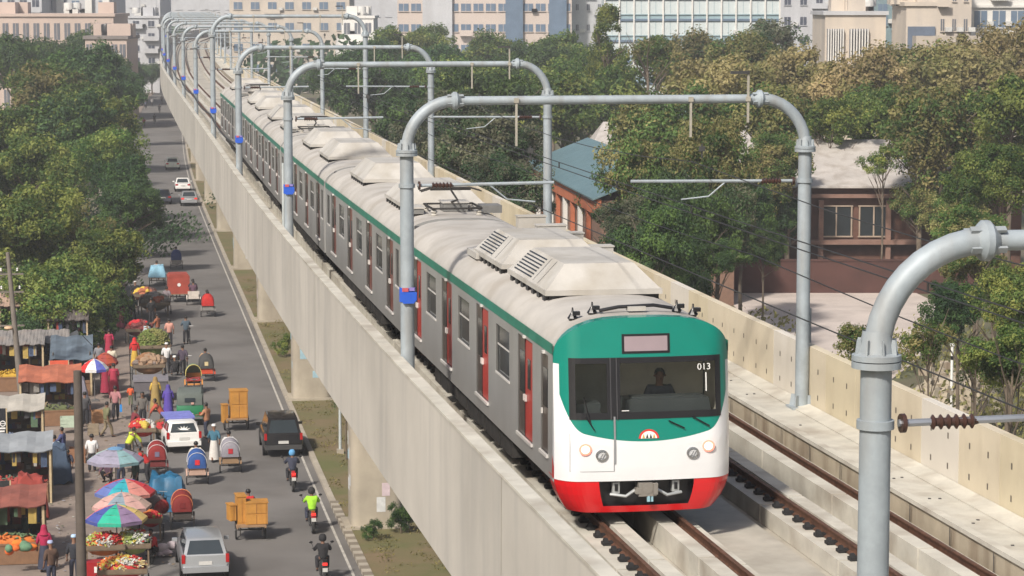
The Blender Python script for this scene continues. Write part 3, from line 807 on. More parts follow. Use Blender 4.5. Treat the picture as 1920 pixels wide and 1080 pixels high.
POSES = {
 'stand': dict(lean=0, ra=((.24,0,1.16),(.25,.05,.92)), la=((-.24,-.01,1.16),(-.25,.06,.92)), rl=((.10,.01,.49),(.11,-.02,.09)), ll=((-.10,.01,.49),(-.11,-.02,.09)), z=0),
 'walk': dict(lean=.03, ra=((.24,-.1,1.17),(.24,-.06,.94)), la=((-.24,.1,1.17),(-.23,.22,.97)), rl=((.10,.20,.51),(.10,.26,.10)), ll=((-.10,.02,.48),(-.10,-.27,.16)), z=0),
 'carry': dict(lean=.0, ra=((.27,.08,1.18),(.22,.33,1.15)), la=((-.27,.08,1.18),(-.22,.33,1.15)), rl=((.10,.15,.50),(.10,.15,.09)), ll=((-.10,0,.48),(-.11,-.2,.12)), z=0),
 'ride': dict(lean=.10, ra=((.28,.22,1.18),(.26,.48,1.10)), la=((-.28,.22,1.18),(-.26,.48,1.10)), rl=((.19,.40,.88),(.18,.30,.44)), ll=((-.19,.40,.88),(-.18,.30,.44)), z=0),
 'pedal': dict(lean=.12, ra=((.26,.26,1.20),(.25,.50,1.08)), la=((-.26,.26,1.20),(-.25,.50,1.08)), rl=((.13,.30,.72),(.12,.16,.30)), ll=((-.13,.34,.90),(-.12,.28,.50)), z=0),
 'sit': dict(lean=.03, ra=((.26,.06,1.17),(.2,.3,1.02)), la=((-.26,.06,1.17),(-.2,.3,1.02)), rl=((.13,.42,.93),(.13,.44,.50)), ll=((-.13,.42,.93),(-.13,.44,.50)), z=0),
 'bend': dict(lean=.35, ra=((.25,.5,1.05),(.22,.6,.80)), la=((-.25,.5,1.05),(-.22,.6,.80)), rl=((.12,.05,.49),(.12,-.02,.09)), ll=((-.12,.05,.49),(-.12,-.02,.09)), z=0),
 'squat': dict(lean=.15, ra=((.28,.28,1.12),(.18,.5,1.05)), la=((-.28,.28,1.12),(-.18,.5,1.05)), rl=((.2,.34,1.12),(.16,.10,.70)), ll=((-.2,.34,1.12),(-.16,.10,.70)), z=-.55),
}
PM = {}
def pose_meshes(pose):
    if pose in PM: return PM[pose]
    q = POSES[pose]; L_ = q['lean']
    def lz(z): # lean the trunk forward
        t = (z-.93)/.5; return (L_*t*.9, z-(abs(L_)*t*t*.35))
    def T_(x, z): y, zz = lz(z); return (x, y, zz)
    hip, sp, ch, nk = (0,0,.93), T_(0,1.1), T_(0,1.30), T_(0,1.45)
    h1 = (0, nk[1]+.02, nk[2]+.09); h2 = (0, nk[1]+.035, nk[2]+.17); h3 = (0, nk[1]+.02, nk[2]+.24)
    rs, ls = T_(.175,1.385), T_(-.175,1.385)
    re, rw = q['ra']; le, lw = q['la']; rk, rf = q['rl']; lk, lf = q['ll']
    def ext(a, b, k): a, b = Vector(a), Vector(b); return tuple(b+(b-a).normalized()*k)
    rh, lh = ext(re, rw, .09), ext(le, lw, .09)
    rt, lt = (rf[0]+.02, rf[1]+.17, rf[2]-.05), (lf[0]-.02, lf[1]+.17, lf[2]-.05)
    P = [hip, sp, ch, nk, h1, h2, h3, rs, re, rw, rh, ls, le, lw, lh, (.09,0,.90), rk, rf, rt, (-.09,0,.90), lk, lf, lt]
    E_ = [(0,1),(1,2),(2,3),(3,4),(4,5),(5,6),(2,7),(7,8),(8,9),(9,10),(2,11),(11,12),(12,13),(13,14),(0,15),(15,16),(16,17),(17,18),(0,19),(19,20),(20,21),(21,22)]
    Rr = [.11,.10,(.115,.085),.055,.075,.092,.06,.06,.042,.028,(.035,.018),.06,.042,.028,(.035,.018),.085,.055,.04,.035,.085,.055,.04,.035]
    # five fingers on each hand, unequal, a little curled
    for hi, w_, sg in ((10, rw, 1), (14, lw, -1)):
        H = Vector(P[hi]); d = (H-Vector(w_)).normalized(); side = d.cross(Vector((0, 1, .2))).normalized()
        nrm = side.cross(d).normalized()
        for k, (o_, l_) in enumerate(((-.028,.055),(-.009,.068),(.010,.062),(.028,.048))):
            a = H+d*.03+side*o_; b = a+d*l_*.55+nrm*.008; c = b+d*l_*.35+nrm*.022
            i = len(P); P += [tuple(a), tuple(b), tuple(c)]; E_ += [(hi,i),(i,i+1),(i+1,i+2)]; Rr += [.010,.009,.007]
        a = H-d*.03+side*(-.04)*sg; b = a+d*.035-side*.018*sg+nrm*.02; i = len(P); P += [tuple(a), tuple(b)]; E_ += [(hi,i),(i,i+1)]; Rr += [.012,.009]
    body = skin_mesh('body_'+pose, P, E_, Rr)
    # eyes, nose, ears added to the same mesh
    bm = bmesh.new(); bm.from_mesh(body)
    for x, y, z_, r, mi in ((.033,.088,.01,.012,1),(-.033,.088,.01,.012,1),(0,.105,-.02,.014,0),(.095,.0,-.01,.02,0),(-.095,.0,-.01,.02,0),(0,.09,-.06,.014,1)):
        g = bmesh.ops.create_uvsphere(bm, u_segments=6, v_segments=4, radius=r, matrix=Matrix.Translation((h2[0]+x, h2[1]+y, h2[2]+z_)))
        for v in g['verts']:
            for f in v.link_faces: f.material_index = mi
    bm.to_mesh(body); bm.free(); body.shade_smooth(); body.materials.append(skinm[0]); body.materials.append(hairm)
    def mid(a, b, t=.5): return tuple(Vector(a).lerp(Vector(b), t))
    shirt = skin_mesh('shirt_'+pose, [(0,-.0,.86), sp, ch, mid(ch, nk, .75), rs, re, mid(re, rw, .5), ls, le, mid(le, lw, .5)],
        [(0,1),(1,2),(2,3),(2,4),(4,5),(5,6),(2,7),(7,8),(8,9)], [(.175,.155),(.165,.145),(.20,.155),.09,.09,.068,.058,.09,.068,.058], root=1)
    trou = skin_mesh('trousers_'+pose, [(0,0,1.0),(0,0,.93),(.095,0,.88), rk, (rf[0],rf[1],rf[2]+.02),(-.095,0,.88), lk, (lf[0],lf[1],lf[2]+.02)],
        [(0,1),(1,2),(2,3),(3,4),(1,5),(5,6),(6,7)], [(.14,.12),(.145,.125),.105,.08,.068,.105,.08,.068], root=1)
    sm = []
    for f in (rf, lf):
        shoe = MB(); shoe.ell((f[0], f[1]+.07, max(.045, f[2]-.045)), .052, .14, .045, 8, 5)
        shoes = shoe.build('x', t_dark); sm.append(shoes.data); bpy.data.objects.remove(shoes)
    hm = MB(); hc = (h2[0], h2[1]-.012, h2[2]+.022)
    hm.lathe([(.0001,.10),(.045,.094),(.08,.06),(.098,.01),(.092,-.04),(.07,-.07)], 12, 0, c=hc, a0=math.pi*.92, a1=math.pi*2.08)
    hm.lathe([(.0001,.101),(.045,.095),(.08,.061),(.09,.045)], 12, 0, c=hc)
    ho = hm.build('x', hairm); hme = ho.data; bpy.data.objects.remove(ho)
    PM[pose] = dict(body=body, shirt=shirt, trousers=trou, shoes=sm, hair=hme, head=h2, rh=rh, lh=lh, z=q['z'], knees=(rk, lk)); return PM[pose]
def part(name, me, parent, m=None):
    o = bpy.data.objects.new(name, me); col.objects.link(o); o.parent = parent
    if m is not None:
        if not len(me.materials): me.materials.append(m)
        o.material_slots[0].link = 'OBJECT'; o.material_slots[0].material = m
    return o
def person(loc, face, label, pose='stand', top=('white',(.6,.6,.6)), legs=('navy',(.03,.035,.06)), head='hair', hcol=None, skirt=False, sc=1., bare=False, sk=0, group=None, dress=None, bag=None):
    pm = pose_meshes(pose); x, y, z_ = loc
    root = empty('person', (x, y, z_+pm['z']*sc), face, label, 'person', group); root.scale = (sc, sc, sc)
    part('body', pm['body'], root, skinm[sk])
    if not bare: part('shirt', pm['shirt'], root, cloth(*top))
    if skirt:
        S = MB(); S.lathe([(.15,1.02),(.17,.9),(.21,.6),(.25,.16),(.24,.15),(.1,.5)], 16, 0); S.build('lungi', cloth(*legs), root)
    elif dress:
        S = MB(); S.lathe([(.09,1.46),(.19,1.36),(.20,1.1),(.22,.8),(.30,.12),(.28,.11),(.1,.6)], 16, 0); S.build('robe', cloth(*dress), root)
    else: part('trousers', pm['trousers'], root, cloth(*legs))
    for q in pm['shoes']: part('shoe', q, root, t_dark)
    hx = pm['head']
    if head == 'hair': part('hair', pm['hair'], root, hairm)
    else:
        H = MB(); c = (hx[0], hx[1], hx[2]+.02)
        if head == 'helmet': H.lathe([(.0001,.15),(.07,.14),(.12,.09),(.14,.02),(.135,-.06),(.11,-.10),(.09,-.09)], 16, 0, c=c); nm = 'helmet'
        elif head == 'scarf': H.lathe([(.0001,.12),(.07,.10),(.11,.03),(.115,-.05),(.15,-.16),(.20,-.24),(.1,-.2)], 14, 0, c=c); nm = 'headscarf'
        else: H.lathe([(.0001,.11),(.08,.105),(.105,.06),(.105,.02),(.1,.02)], 14, 0, c=c); nm = 'cap'
        H.build(nm, cloth(*hcol) if isinstance(hcol, tuple) else hcol, root)
        if head != 'scarf': pass
    if bag:
        B = MB(); h = pm['rh']; B.box(h[0]+.02, h[1], h[2]-.22, .12, .28, .34, 0, taper=.85); B.tube([(h[0]+.02, h[1]-.1, h[2]-.06), (h[0]+.02, h[1], h[2]), (h[0]+.02, h[1]+.1, h[2]-.06)], .01, 5)
        b = B.build('carrier_bag', cloth(*bag)); b.location = (x, y, z_); b.rotation_euler = (0, 0, face); tag(b, 'blue carrier bag held by the man in the pink shirt', 'bag')
    return root
# ------------------------------------------------------------------ wheels, vehicles
tyre = mat('tyre', (.018,.018,.018), .85); rimm = mat('rim', (.30,.30,.30), .35, .7)
def wheel(parent, x, y, r, w, name='wheel', spokes=False, n=20):
    T_ = MB(); T_.lathe([(r*.72,-w*.42),(r*.93,-w/2),(r,-w*.3),(r,w*.3),(r*.93,w/2),(r*.72,w*.42)], n, 0, 'X')
    t = T_.build(name, tyre, parent, loc=(x, y, r))
    K = MB()
    if spokes:
        K.lathe([(r*.86,-w*.5),(r*.9,0),(r*.86,w*.5)], n, 0, 'X'); K.cyl((0,0,0), .03, w*2.2, 8, 0, 'X')
        for k in range(10):
            a = 2*math.pi*k/10; K.tube([(0, .02*math.cos(a), .02*math.sin(a)), (0, r*.88*math.cos(a), r*.88*math.sin(a))], .006, 3, cap=False)
    else:
        K.lathe([(.001,-w*.3),(r*.2,-w*.35),(r*.55,-w*.2),(r*.72,-w*.45),(r*.74,-w*.42),(r*.74,w*.42),(r*.72,w*.45),(r*.55,w*.2),(r*.2,w*.35),(.001,w*.3)], n, 0, 'X')
    K.build('rim', rimm, t); return t
def bil(q, u, v): 
    a = Vector(q[0]).lerp(Vector(q[1]), u); b = Vector(q[3]).lerp(Vector(q[2]), u); return a.lerp(b, v)
def panel(parent, name, q, u0, u1, v0, v1, m, d=.006, taper=0.):
    """proud panel on quad q (corners in order), given in fractions"""
    n = (Vector(q[1])-Vector(q[0])).cross(Vector(q[3])-Vector(q[0])).normalized(); M = MB()
    pts = [bil(q, u0, v0), bil(q, u1, v0), bil(q, u1-taper, v1), bil(q, u0+taper, v1)]
    M.add([tuple(p+n*d) for p in pts]+[tuple(p-n*.01) for p in pts], [(0,1,2,3),(0,4,5,1),(1,5,6,2),(2,6,7,3),(3,7,4,0)], 0)
    return M.build(name, m, parent, smooth=0)
car_glass = glass('car_glass', (.03,.04,.048), .05); plate_m = mat('plate', (.5,.5,.48), .5); tail_m = mat('tail_lamp', (.35,.01,.01), .2); head_m = mat('lamp_glass', (.55,.56,.58), .15)
def car(loc, face, label, paint_, kind='sedan', L_=4.4, W=1.7, H=1.45, cat='car', tailc=None, deco=None):
    """rear wheels towards -Y, drives towards +Y; loc is the middle of its rear bumper on the ground"""
    root = empty('parked_car' if kind == 'x' else {'sedan':'car','wagon':'station_wagon','suv':'people_carrier'}[kind], loc, face, label, cat)
    h = W/2; y0, y1 = 0., L_; belt = {'sedan':.90,'wagon':.92,'suv':1.02}[kind]
    st = {'sedan': [(0,.80,.50,.80),(.04,.93,.40,.86),(.25,.99,.30,belt),(1.2,1,.26,belt+.02),(2.9,1,.26,belt),(3.9,.97,.26,belt-.10),(4.28,.9,.32,belt-.18),(4.4,.74,.42,belt-.3)],
          'wagon': [(0,.86,.48,.62),(.05,.95,.38,.95),(.2,.99,.30,belt+.02),(1.2,1,.26,belt+.02),(3.0,1,.26,belt),(3.95,.97,.26,belt-.10),(4.28,.9,.32,belt-.2),(4.4,.74,.42,belt-.3)],
          'suv': [(0,.86,.50,.66),(.05,.95,.38,1.02),(.2,.99,.30,belt+.02),(1.2,1,.28,belt+.02),(3.2,1,.28,belt),(4.0,.97,.28,belt-.08),(4.3,.9,.34,belt-.18),(4.4,.74,.44,belt-.3)]}[kind]
    M = MB(); k = L_/4.4; rings = []
    for y, wf, zb_, zt in st:
        w_ = h*wf; rings.append([(-w_*.86,y*k,zb_),(-w_*.98,y*k,zb_+.1),(-w_,y*k,zb_+(zt-zb_)*.5),(-w_*.975,y*k,zt-.07),(-w_*.90,y*k,zt),(w_*.90,y*k,zt),(w_*.975,y*k,zt-.07),(w_,y*k,zb_+(zt-zb_)*.5),(w_*.98,y*k,zb_+.1),(w_*.86,y*k,zb_)])
    loft(M, rings)
    body = M.build('body', paint_, root, smooth=40)
    # wheel arches
    A = MB()
    for y in (.82*k, 3.55*k):
        for sg in (-1, 1): A.lathe([(.001,0),(.39,0),(.39,.012),(.001,.012)], 18, 0, 'X', (sg*(h*1.0)-(.012 if sg < 0 else 0), y, .36))
    A.build('wheel_arch', t_dark, root)
    gy = {'sedan': (.72,1.25,2.35,3.15),'wagon': (.10,.42,2.5,3.2),'suv': (.06,.36,2.7,3.4)}[kind]; gy = [v*k for v in gy]
    wb, wt = h*.90, h*.74; zb_, zt = belt-.03, H
    c = dict(a=(-wb,gy[0],zb_), b=(wb,gy[0],zb_), c=(wb,gy[3],zb_), d=(-wb,gy[3],zb_), e=(-wt,gy[1],zt-.04), f=(wt,gy[1],zt-.04), g=(wt,gy[2],zt-.04), h=(-wt,gy[2],zt-.04))
    Gm = MB(); r1 = [c['a'],c['b'],c['c'],c['d']]; r2 = [c['e'],c['f'],c['g'],c['h']]; r3 = [(x*.86, y+(.08 if i < 2 else -.12), zt) for i, (x, y, z_) in enumerate(r2)]
    loft(Gm, [r1, r2, r3]); g_ = Gm.build('cabin', paint_, root, smooth=50)
    panel(g_, 'rear_window', (c['a'],c['b'],c['f'],c['e']), .07, .93, .16, .92, car_glass, taper=.03)
    panel(g_, 'windscreen', (c['c'],c['d'],c['h'],c['g']), .06, .94, .1, .93, car_glass, taper=.02)
    for q, fl in (((c['b'],c['c'],c['g'],c['f']), 0), ((c['d'],c['a'],c['e'],c['h']), 1)):
        for u0, u1 in ((.06,.28),(.31,.60),(.63,.93)) if kind != 'sedan' else ((.10,.50),(.54,.92)):
            panel(g_, 'side_window', q, u0 if not fl else 1-u1, u1 if not fl else 1-u0, .18, .90, car_glass)
    zl = belt-.12
    for sg in (-1, 1):
        T_ = MB()
        if kind == 'sedan': T_.box(sg*h*.76, .03, zl, h*.34, .1, .16)
        else: T_.box(sg*h*.90, .07, zl+.05, .12, .14, .30)
        T_.build('tail_lamp', tailc or tail_m, root)
        T_ = MB(); T_.box(sg*h*.68, L_-.12, belt-.34, .30, .16, .14); T_.build('headlight', head_m, root)
        T_ = MB(); T_.box(sg*(h+.08), gy[3]-.35, belt+.06, .18, .10, .12); T_.build('wing_mirror', paint_, root)
    B = MB(); B.box(0, -.03, .48, W*.93, .16, .20); B.build('rear_bumper', paint_ if kind != 'suv' else mat('bumper_dark', (.05,.05,.05), .5), root)
    B = MB(); B.box(0, L_+.0, .45, W*.88, .12, .22); B.build('front_bumper', paint_, root)
    B = MB(); B.box(0, -.035 if kind=='sedan' else -.01, .70, .46, .02, .13); B.build('number_plate', plate_m, root)
    for sg in (-1, 1):
        for y in (.82*k, 3.55*k): wheel(root, sg*(h-.09), y, .32, .2)
    if deco: deco(root, g_, c, body)
    return root
def rickshaw(loc, face, label, hoodc, panelc=('ply',(.25,.16,.09)), hood=True, trim=None, box_=None, cat='rickshaw', group=None, patch=None, sc=.9):
    """pedal rickshaw, rides towards +Y; loc = between the rear wheels on the ground"""
    root = empty('cycle_rickshaw', loc, face, label, cat, group); root.scale = (sc,)*3
    fm = mat('rickshaw_frame', (.04,.035,.03), .6, .4)
    F = MB()
    for sg in (-1, 1):
        F.tube([(sg*.36,-.35,.48),(sg*.36,.75,.45),(sg*.08,1.0,.50)], .022, 6); F.tube([(sg*.5,0,.36),(sg*.38,0,.48)], .02, 6)
        F.tube([(sg*.36,-.35,.48),(sg*.40,-.40,.85)], .018, 6); F.tube([(sg*.36,.2,.47),(sg*.4,.25,.85)], .018, 6)
    F.tube([(-.52,0,.36),(.52,0,.36)], .025, 6); F.tube([(0,.8,.48),(0,1.3,.78),(0,1.62,.80)], .022, 6); F.tube([(0,.9,.48),(0,1.1,.88)], .02, 6)
    F.tube([(0,1.62,.95),(0,1.66,.6),(.05,1.72,.34)], .02, 6); F.tube([(0,1.66,.6),(-.05,1.72,.34)], .02, 6)
    F.box(0,-.35,.5,.8,.05,.05)
    F.build('frame', fm, root)
    H = MB(); H.tube([(-.27,1.42,1.02),(-.2,1.58,.98),(.2,1.58,.98),(.27,1.42,1.02)], .016, 6); H.build('handlebar', rimm, root)
    S = MB(); S.box(0,1.12,.92,.2,.26,.07,taper=.8); S.build('saddle', t_dark, root)
    for sg in (-1, 1): wheel(root, sg*.50, 0, .36, .045, spokes=True)
    wheel(root, 0, 1.72, .34, .045, spokes=True)
    for sg in (-1, 1):
        M = MB(); M.lathe([(.40,-.035),(.41,0),(.40,.035)], 10, 0, 'X', (sg*.50,0,.36), a0=math.pi*.1, a1=math.pi*.9); M.build('mudguard', cloth(*panelc), root, fix=False)
    B = MB(); B.box(0,.42,.52,.72,.45,.03); B.build('footboard', cloth(*panelc), root)
    B = MB(); B.box(0,-.02,.74,.84,.56,.10); B.box(0,-.02,.82,.80,.50,.08); B.build('seat', cloth('seat_red', (.28,.03,.03)), root)
    B = MB(); B.box(0,-.33,.88,.86,.06,.42); B.box(0,-.37,.62,.80,.04,.22); B.build('back_panel', cloth(*panelc), root)
    if hood:
        Hd = MB(); rg = []
        for y, zz, k in ((-.42,.95,1.0),(-.50,1.2,1.0),(-.36,1.42,1.0),(-.1,1.50,1.0),(.25,1.52,1.0),(.45,1.50,.98)):
            pass
        prof = [(-.40,.92,.0),(-.46,1.15,.14),(-.38,1.36,.30),(-.18,1.44,.42),(.1,1.46,.46),(.42,1.46,.46)]
        # barrel hood: rings of arches sweeping from the back down
        rings = []
        for i in range(9):
            a = math.pi/2*i/8 ; yy = .42-.86*math.sin(a)*1.0 if i else .42
        n = 12
        for (yy, sx, top) in ((.42,.45,1.66),(.15,.455,1.70),(-.12,.455,1.68),(-.34,.44,1.56),(-.46,.40,1.34)):
            rings.append([(sx*math.cos(math.pi*j/n)*(1 if abs(math.cos(math.pi*j/n)) < .98 else 1.), yy, 1.0+(top-1.0)*(math.sin(math.pi*j/n)**.75)) for j in range(n+1)])
        base = [(r[0], r[1], .88) for r in []]
        vs = [p for r in rings for p in r]; m_ = n+1
        fs = [(i*m_+j, i*m_+j+1, (i+1)*m_+j+1, (i+1)*m_+j) for i in range(len(rings)-1) for j in range(n)]
        vs += [(x, y, .84) for x, y, z_ in [rings[-1][j] for j in range(m_)]]
        o_ = len(vs)-m_; L4 = (len(rings)-1)*m_
        fs += [(L4+j, L4+j+1, o_+j+1, o_+j) for j in range(n)]
        for sd2 in (0, n):   # side curtains
            vs += [(rings[i][sd2][0], rings[i][sd2][1], .86+.0*i) for i in range(1, len(rings))]; q = len(vs)-(len(rings)-1)
            fs += [((i+1)*m_+sd2, (i+2)*m_+sd2, q+i+1, q+i) for i in range(len(rings)-2)]
        Hd.add(vs, fs, 0); hd = Hd.build('hood', cloth(*hoodc), root, smooth=60, fix=False)
        if trim:
            T_ = MB(); T_.tube([(x*1.02, y-.0, z_+.012) for x, y, z_ in rings[0]], .018, 6); T_.tube([(x*1.02, y-.01, z_+.012) for x, y, z_ in rings[-2]], .013, 6); T_.build('hood_trim', cloth(*trim), hd)
        if patch:
            T_ = MB(); T_.box(0, -.475, 1.13, .22, .02, .24); T_.build('hood_patch', cloth(*patch), hd)
    return root
def trolley(loc, face, label, bedc=('ply',(.25,.16,.09)), cat='cargo rickshaw', L_=1.6, W=1.0):
    """flat-bed cargo rickshaw"""
    root = empty('cargo_rickshaw', loc, face, label, cat); fm = mat('rickshaw_frame', (.04,.035,.03), .6, .4)
    F = MB()
    for sg in (-1, 1): F.tube([(sg*.4,-.6,.52),(sg*.4,.9,.52),(sg*.05,1.2,.5)], .024, 6)
    F.tube([(-.56,0,.36),(.56,0,.36)], .03, 6)
    for sg in (-1, 1): F.tube([(sg*.48,0,.36),(sg*.4,0,.52)], .025, 6); F.tube([(sg*.42,-.62,.52),(sg*.42,-.62,.25)], .02, 6)
    F.tube([(0,1.1,.5),(0,1.5,.8),(0,1.85,.8)], .022, 6); F.tube([(0,1.2,.5),(0,1.32,.9)], .02, 6); F.tube([(0,1.85,.98),(0,1.92,.34)], .02, 6)
    F.build('frame', fm, root)
    H = MB(); H.tube([(-.27,1.65,1.04),(-.2,1.8,1.0),(.2,1.8,1.0),(.27,1.65,1.04)], .016, 6); H.build('handlebar', rimm, root)
    S = MB(); S.box(0,1.34,.94,.2,.26,.07,taper=.8); S.build('saddle', t_dark, root)
    for sg in (-1, 1): wheel(root, sg*.56, 0, .36, .05, spokes=True)
    wheel(root, 0, 1.94, .34, .045, spokes=True)
    B = MB(); 
    for k in range(7): B.box(0, -.7+L_*(k+.5)/7, .60, W, L_/7-.02, .04)
    for sg in (-1, 1): B.box(sg*W*.46, -.7+L_/2, .565, .06, L_, .05)
    B.build('load_bed', cloth(*bedc), root)
    return root
def motorbike(loc, face, label, colr, tail=True):
    root = empty('motorcycle', loc, face, label, 'motorcycle')
    F = MB(); F.tube([(0,1.25,.95),(0,1.1,.7),(0,.6,.38),(0,.2,.5),(0,-.1,.75)], .035, 6); F.box(0,.62,.45,.24,.36,.30); F.tube([(.12,.6,.32),(.14,.2,.30),(.15,-.25,.36)], .045, 8)
    for sg in (-1, 1): F.tube([(sg*.08,1.18,.98),(sg*.08,1.42,.32)], .025, 6); F.tube([(sg*.1,.3,.42),(sg*.1,0,.31)], .025, 6); F.tube([(sg*.1,.05,.40),(sg*.12,-.08,.72)], .02, 6)
    F.build('frame', steel_dark, root)
    T_ = MB(); T_.ell((0,.82,.86), .14, .30, .15, 12, 8); T_.build('fuel_tank', colr, root)
    S = MB(); S.box(0,.28,.84,.24,.75,.09,taper=.85); S.build('seat', t_dark, root)
    S = MB(); S.box(0,-.18,.80,.20,.42,.14,0,rx=.25,taper=.7); S.build('tail_fairing', colr, root)
    L2 = MB(); L2.box(0,-.40,.82,.16,.04,.09); L2.build('tail_lamp', mat('tail_lit', (.7,.02,.02), .3, emit=((1,.03,.02), 1.2)), root)
    P_ = MB(); P_.box(0,-.44,.62,.18,.015,.14); P_.build('number_plate', plate_m, root)
    H = MB(); H.tube([(-.34,.98,1.10),(-.15,1.15,1.06),(.15,1.15,1.06),(.34,.98,1.10)], .018, 6)
    for sg in (-1, 1): H.tube([(sg*.28,1.05,1.08),(sg*.36,1.08,1.28)], .008, 4); H.ell((sg*.38,1.08,1.30), .07, .02, .045, 8, 5)
    H.build('handlebar', t_dark, root)
    L2 = MB(); L2.ell((0,1.30,.98), .10, .08, .10, 10, 6); L2.build('headlight', head_m, root)
    wheel(root, 0, 0, .30, .12, n=18); wheel(root, 0, 1.42, .30, .09, n=18)
    return root
def umbrella(loc, label, cols, r=1.3, h=2.2, group='vendor umbrellas', tilt=0., cap=None):
    root = empty('market_umbrella', loc, 0, label, 'umbrella', group); n = 8; mats = [cloth('umb_'+c[0], c[1]) for c in cols]
    root.rotation_euler = (0, tilt, .3)
    M = MB()
    for k in range(n):
        a0, a1 = 2*math.pi*k/n, 2*math.pi*(k+1)/n; mi = k % len(mats)
        pr = [(0.01, h), (r*.35, h-.10), (r*.7, h-.27), (r, h-.52)]
        for (ra, za), (rb, zb_) in zip(pr[:-1], pr[1:]):
            am = (a0+a1)/2; sag = .04
            vs = [(ra*math.cos(a0),ra*math.sin(a0),za),(rb*math.cos(a0),rb*math.sin(a0),zb_),(rb*.94*math.cos(am),rb*.94*math.sin(am),zb_+.02),(rb*math.cos(a1),rb*math.sin(a1),zb_),(ra*math.cos(a1),ra*math.sin(a1),za),(ra*.94*math.cos(am),ra*.94*math.sin(am),za)]
            M.add(vs, [(0,1,2,5),(5,2,3,4)], mi)
        # hanging edge
        vs = [(r*math.cos(a0),r*math.sin(a0),h-.52),(r*math.cos(a1),r*math.sin(a1),h-.52),(r*.99*math.cos(a1),r*.99*math.sin(a1),h-.64),(r*.99*math.cos(a0),r*.99*math.sin(a0),h-.64)]
        M.add(vs, [(0,1,2,3)], mi)
    M.build('canopy', mats, root, smooth=0, fix=False)
    P = MB(); P.tube([(0,0,0),(0,0,h+.08)], .022, 8); P.box(0,0,.04,.4,.4,.08); P.build('pole', rimm, root)
    Rb = MB()
    for k in range(n):
        a = 2*math.pi*k/n; Rb.tube([(.02*math.cos(a),.02*math.sin(a),h-.05),(r*.96*math.cos(a),r*.96*math.sin(a),h-.55)], .008, 4)
    Rb.build('ribs', rimm, root)
    if cap:
        C = MB(); C.lathe([(.01,h+.03),(.2,h-.0),(.34,h-.06)], 12); C.build('top_cap', cloth(*cap), root, fix=False)
    return root
# ------------------------------------------------------------------ trees
LF = {'green': leafmat('leaf_green', (.030,.078,.018), (.110,.185,.042)), 'dark': leafmat('leaf_dark', (.022,.058,.024), (.064,.118,.042)),
      'olive': leafmat('leaf_olive', (.125,.128,.042), (.30,.275,.105)), 'brown': leafmat('leaf_brown', (.185,.155,.072), (.40,.325,.155)),
      'grey': leafmat('leaf_grey', (.070,.080,.046), (.19,.195,.12)), 'bright': leafmat('leaf_bright', (.12,.17,.035), (.28,.32,.08))}
bark = mat('bark', (.12,.095,.07), .95, var=.3, scale=4, bump=.4)
def crown_mesh(name, seed, nclump=60, per=190, leaf=.17, cr=.30, flat=.8, shape='round', inner=.55):
    """unit-radius crown: leaf-sized faces gathered into clumps on an uneven shell; slots 0 main, 1 second tone"""
    rnd = random.Random(seed); vs = []; fs = []; ms = []
    lobes = [(Vector((rnd.uniform(-.5,.5), rnd.uniform(-.5,.5), rnd.uniform(-.25,.4))), rnd.uniform(.38,.62)) for _ in range(7)]
    for c in range(nclump):
        lc, lr = lobes[rnd.randrange(7)] if shape != 'cone' else (Vector((0,0,0)), 1)
        d = Vector((rnd.gauss(0,1), rnd.gauss(0,1), rnd.gauss(0,1)+.35)).normalized()
        if shape == 'cone':
            zz = rnd.uniform(-.9, 1.3); rr = .62*(1-(zz+.9)/2.5)+.08; a = rnd.uniform(0, 6.283); p = Vector((rr*math.cos(a), rr*math.sin(a), zz))
        else:
            p = lc+d*lr*rnd.uniform(inner, 1.0); p.z *= flat
        k = cr*rnd.uniform(.55, 1.15); mi = 1 if rnd.random() < .33 else 0
        cnt = int(per*rnd.uniform(.6, 1.3))
        for _ in range(cnt):
            q = Vector((rnd.gauss(0,1), rnd.gauss(0,1), rnd.gauss(0,.75))); q = q.normalized()*k*(rnd.random()**.45)
            c0 = p+q; c0.z += .12*k
            n = (q.normalized()*.8+Vector((rnd.uniform(-1,1), rnd.uniform(-1,1), rnd.uniform(-.2,1.2)))).normalized()
            t = n.orthogonal().normalized(); t.rotate(Matrix.Rotation(rnd.uniform(0, 6.28), 3, n)); b = n.cross(t)
            s = leaf*rnd.uniform(.45, 1.05); i = len(vs)
            vs += [c0-t*s*.5, c0+b*s*.27+n*s*.06, c0+t*s*.55, c0-b*s*.27+n*s*.06]; fs.append((i,i+1,i+2,i+3)); ms.append(mi if rnd.random() < .85 else 1-mi)
    me = bpy.data.meshes.new(name); me.from_pydata([tuple(v) for v in vs], [], fs); me.materials.append(LF['green']); me.materials.append(LF['dark'])
    me.polygons.foreach_set('material_index', ms); me.update(); return me
CR = [crown_mesh('crown', 10+i, 120, 175, .085, .215) for i in range(4)]
CRN = [crown_mesh('crown', 50+i, 140, 260, .064, .19, inner=.45) for i in range(3)]
CRS = [crown_mesh('crown', 30+i, 46, 120, .105, .26, flat=.75, inner=.6) for i in range(2)]
CRC = crown_mesh('crown', 40, 60, 150, .09, .22, shape='cone')
